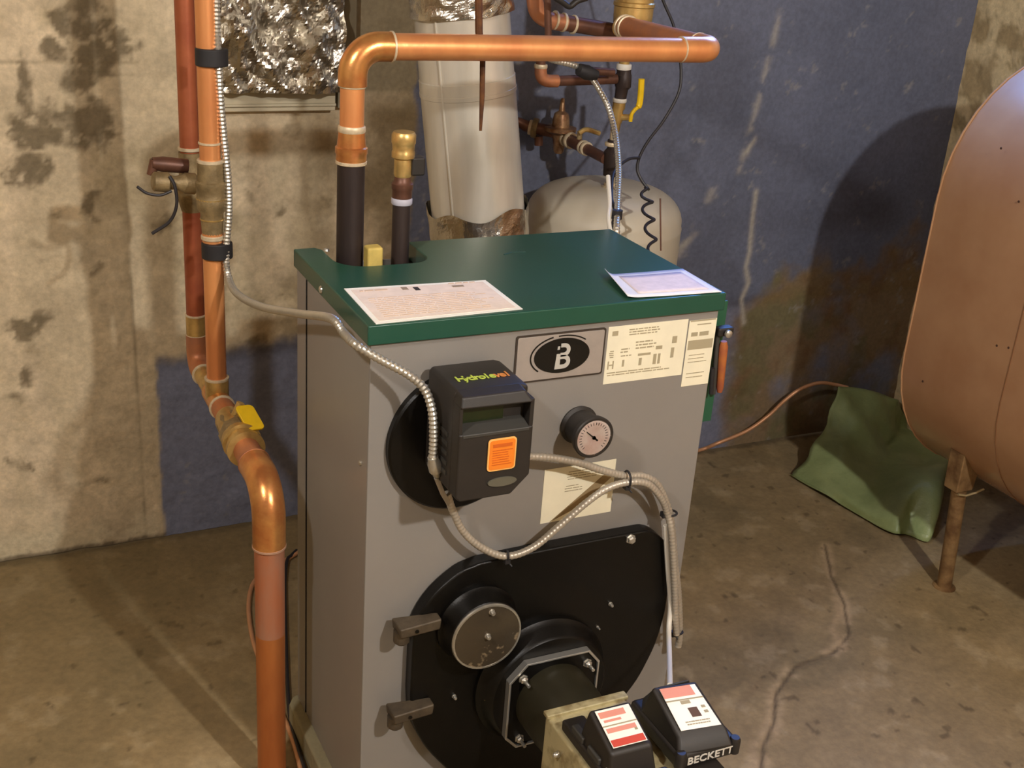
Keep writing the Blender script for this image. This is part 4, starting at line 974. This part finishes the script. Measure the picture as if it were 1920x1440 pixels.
# ------------------------------------------------------------------ oil tank
ot = thing('oil_tank', 'large tan obround oil tank standing on short legs at the right wall', 'tank', (1.70, -.2, .23))
TX0, TR, TZ0, TZ1, TYF, TYN = 1.40, .30, .53, .88, .445, -1.15
def obr(r, n=20):
    cxx = TX0 + TR; out = []
    for i in range(n+1): a = PI*i/n; out.append((cxx + r*math.cos(a), TZ1 + r*math.sin(a)))
    for i in range(n+1): a = PI + PI*i/n; out.append((cxx + r*math.cos(a), TZ0 + r*math.sin(a)))
    return out
secs = [(TYF+.030,.16),(TYF+.028,.22),(TYF+.020,.265),(TYF+.008,.290),(TYF,.2985),(TYF-.006,.300),(TYN+.006,.300),(TYN-.01,.285),(TYN-.03,.16)]
vs = []; fs = []; n = None
for y_, r_ in secs:
    pr = obr(r_); n = len(pr); vs += [(a, y_, b) for a, b in pr]
for i in range(len(secs)-1):
    for k in range(n): fs.append((i*n+k, i*n+(k+1)%n, (i+1)*n+(k+1)%n, (i+1)*n+k))
fs.append(tuple(range(n))); fs.append(tuple((len(secs)-1)*n+k for k in range(n)))
MB().add(vs, fs).build('body', TANKP, ot)
def band(y_, r_, wd, nm, m):
    pr = obr(r_); MB().tube([Vector((a,y_,b)) for a,b in pr] + [Vector((pr[0][0],y_,pr[0][1]))], wd, 8, caps=False).build(nm, m, ot)
band(TYF-.004, .3005, .0022, 'end_seam', TANKP)
band(.165, .3002, .0013, 'weld_seam', mat('weld', S(124,84,52), .6))
spots = [(1877,278),(1910,378),(1869,648),(1891,652),(1730,715)]
for u, v in spots:
    c = P(u, v, x=TX0); 
    if c.z > TZ1: c = c
    MB().lathe([(0,.0026),(.0008,.0022)], c, (-1,0,0), 10).build('rust_spot', mat('rust_spot', S(70,44,26), .8), ot)
for yy in (.288, -.75):
    for sx in (1, -1):
        xx = TX0 + TR - sx*.184; 
        zt = .27
        lg = thing if False else None
        tt = Vector((xx - sx*.030, yy, .345)); ft2 = Vector((xx, yy, 0))
        L_ = MB().tube([ft2, Vector((xx - sx*.012, yy, .12)), tt + Vector((sx*.0,0,-.06))], .0165, 16).build('leg', TANKLEG, ot)
        MB().hexa([tt+Vector(a) for a in ((-.026,-.020,-.085),(.022,-.020,-.085),(.022,.020,-.085),(-.026,.020,-.085),(-.030,-.022,.01),(.03,-.022,.0),(.03,.022,.0),(-.030,.022,.01))]).build('leg_bracket', TANKLEG, ot, bevel=.003)
        MB().tube([tt+Vector((-.020,-.02,-.088)), tt+Vector((.0,-.024,-.092)), tt+Vector((.022,-.03,-.085)), tt+Vector((.038,-.035,-.076))], .0025, 8).build('set_pin', mat('pin', S(170,150,110), .5, .4), L_)
        MB().lathe([(0,.026),(.004,.026),(.006,.018)], ft2 + Vector((0,0,-.004)), (0,0,1), 20).build('foot', TANKLEG, L_)

# ------------------------------------------------------------------ oil line, hose and green sheet
pts = [(1250,860,0),(1315,843,0),(1345,832,0),(1400,808,0)]
pp = [P(u,v,z=.006) for u,v,_ in pts[:3]]
pp[-1] = P(1345,831,y=1.045); pp += [P(1400,808,y=1.035), P(1440,780,y=1.03), P(1470,752,y=1.02), P(1500,730,y=1.01), P(1535,718,y=1.0), P(1565,721,y=.99), P(1590,727,y=.97)]
tag(MB().tube(smoothpath(pp, 8), .0052, 12).build('oil_line', OILLINE, None), 'orange brown oil line arching from the boiler to the green sheet', 'pipe')
pq = [P(u,v,z=.02) for u,v in ((560,1028),(548,1040),(520,1058),(490,1075),(470,1105),(466,1150),(478,1205),(500,1250),(530,1300),(543,1345),(553,1385),(572,1450))]
for i, p in enumerate(pq): p.z = .004
pq = [P(u,v,z=.006) for u,v in ((560,1035),(535,1050),(500,1070),(474,1095),(466,1140),(474,1200),(492,1250),(515,1300),(530,1340),(550,1390),(566,1450))]
tag(MB().tube(smoothpath(pq, 8), .0045, 12).build('copper_tube', OILLINE, None), 'thin copper tube curving over the floor behind the lower left pipe', 'pipe')
pq = [P(u,v,z=.008) for u,v in ((556,1032),(546,1042),(538,1052),(534,1100),(536,1200),(540,1300),(545,1350),(556,1395),(574,1450))]
tag(MB().tube(smoothpath(pq, 8), .0038, 12).build('black_tube', CABLE, None), 'thin black tube on the floor between the left copper pipe and the boiler', 'cable')

def depthz(u, v, y_): return P(u, v, y=y_)
rows = [
 [(1572,725,.96),(1612,728,.955),(1650,738,.95),(1678,748,.95),(1684,750,.99),(1686,752,1.03)],
 [(1556,772,.93),(1600,780,.90),(1640,788,.90),(1671,805,.93),(1690,800,.98),(1705,790,1.02)],
 [(1540,815,.90),(1590,838,.84),(1635,850,.83),(1668,845,.87),(1700,840,.95),(1735,835,1.0)],
 [(1512,855,.88),(1572,885,.77),(1630,895,.73),(1690,872,.74),(1738,865,.80),(1770,862,.92)],
 [(1487,886,.865),(1560,918,.73),(1640,950,.60),(1715,905,.57),(1762,890,.58),(1778,900,.75)],
 [(1486,893,None),(1560,936,None),(1650,988,None),(1700,1004,None),(1738,1008,None),(1758,960,None)],
]
g0 = []
for row in rows:
    g0.append([P(u,v,z=.004) if y_ is None else P(u,v,y=y_) for u,v,y_ in row])
for row in g0:
    for p in row: p.z = max(p.z, .004)
def cr(a, b, c, d, t_): return .5*((2*b)+(c-a)*t_+(2*a-5*b+4*c-d)*t_*t_+(3*b-a-3*c+d)*t_**3)
def refine(g, n):
    out = []
    for row in g: out.append(smoothpath(row, n))
    cols = list(zip(*out)); cols = [smoothpath(list(c), n) for c in cols]
    return [list(r) for r in zip(*cols)]
g1 = refine(g0, 9)
for i, row in enumerate(g1):
    for j, p in enumerate(row):
        k = .009 * math.sin(j*.45 + i*.25) * (i/len(g1)) + .005 * math.sin(i*.5 - j*.35) + .012*(float(fbm(np.array([i*.12]), np.array([j*.12]), 3, 1.5)[0]) - .5)
        p.y -= k + (.012*max(0, math.sin(j*.42)) * (i > len(g1)*.75)); p.z = max(p.z + .3*k, .004)
# close it behind: drop a back sheet to the floor
tag(MB().grid(g1).build('green_sheet', GREENBAG, None, solid=.003, angle=60), 'green plastic sheet draped in a heap by the far end of the tan tank', 'sheet')
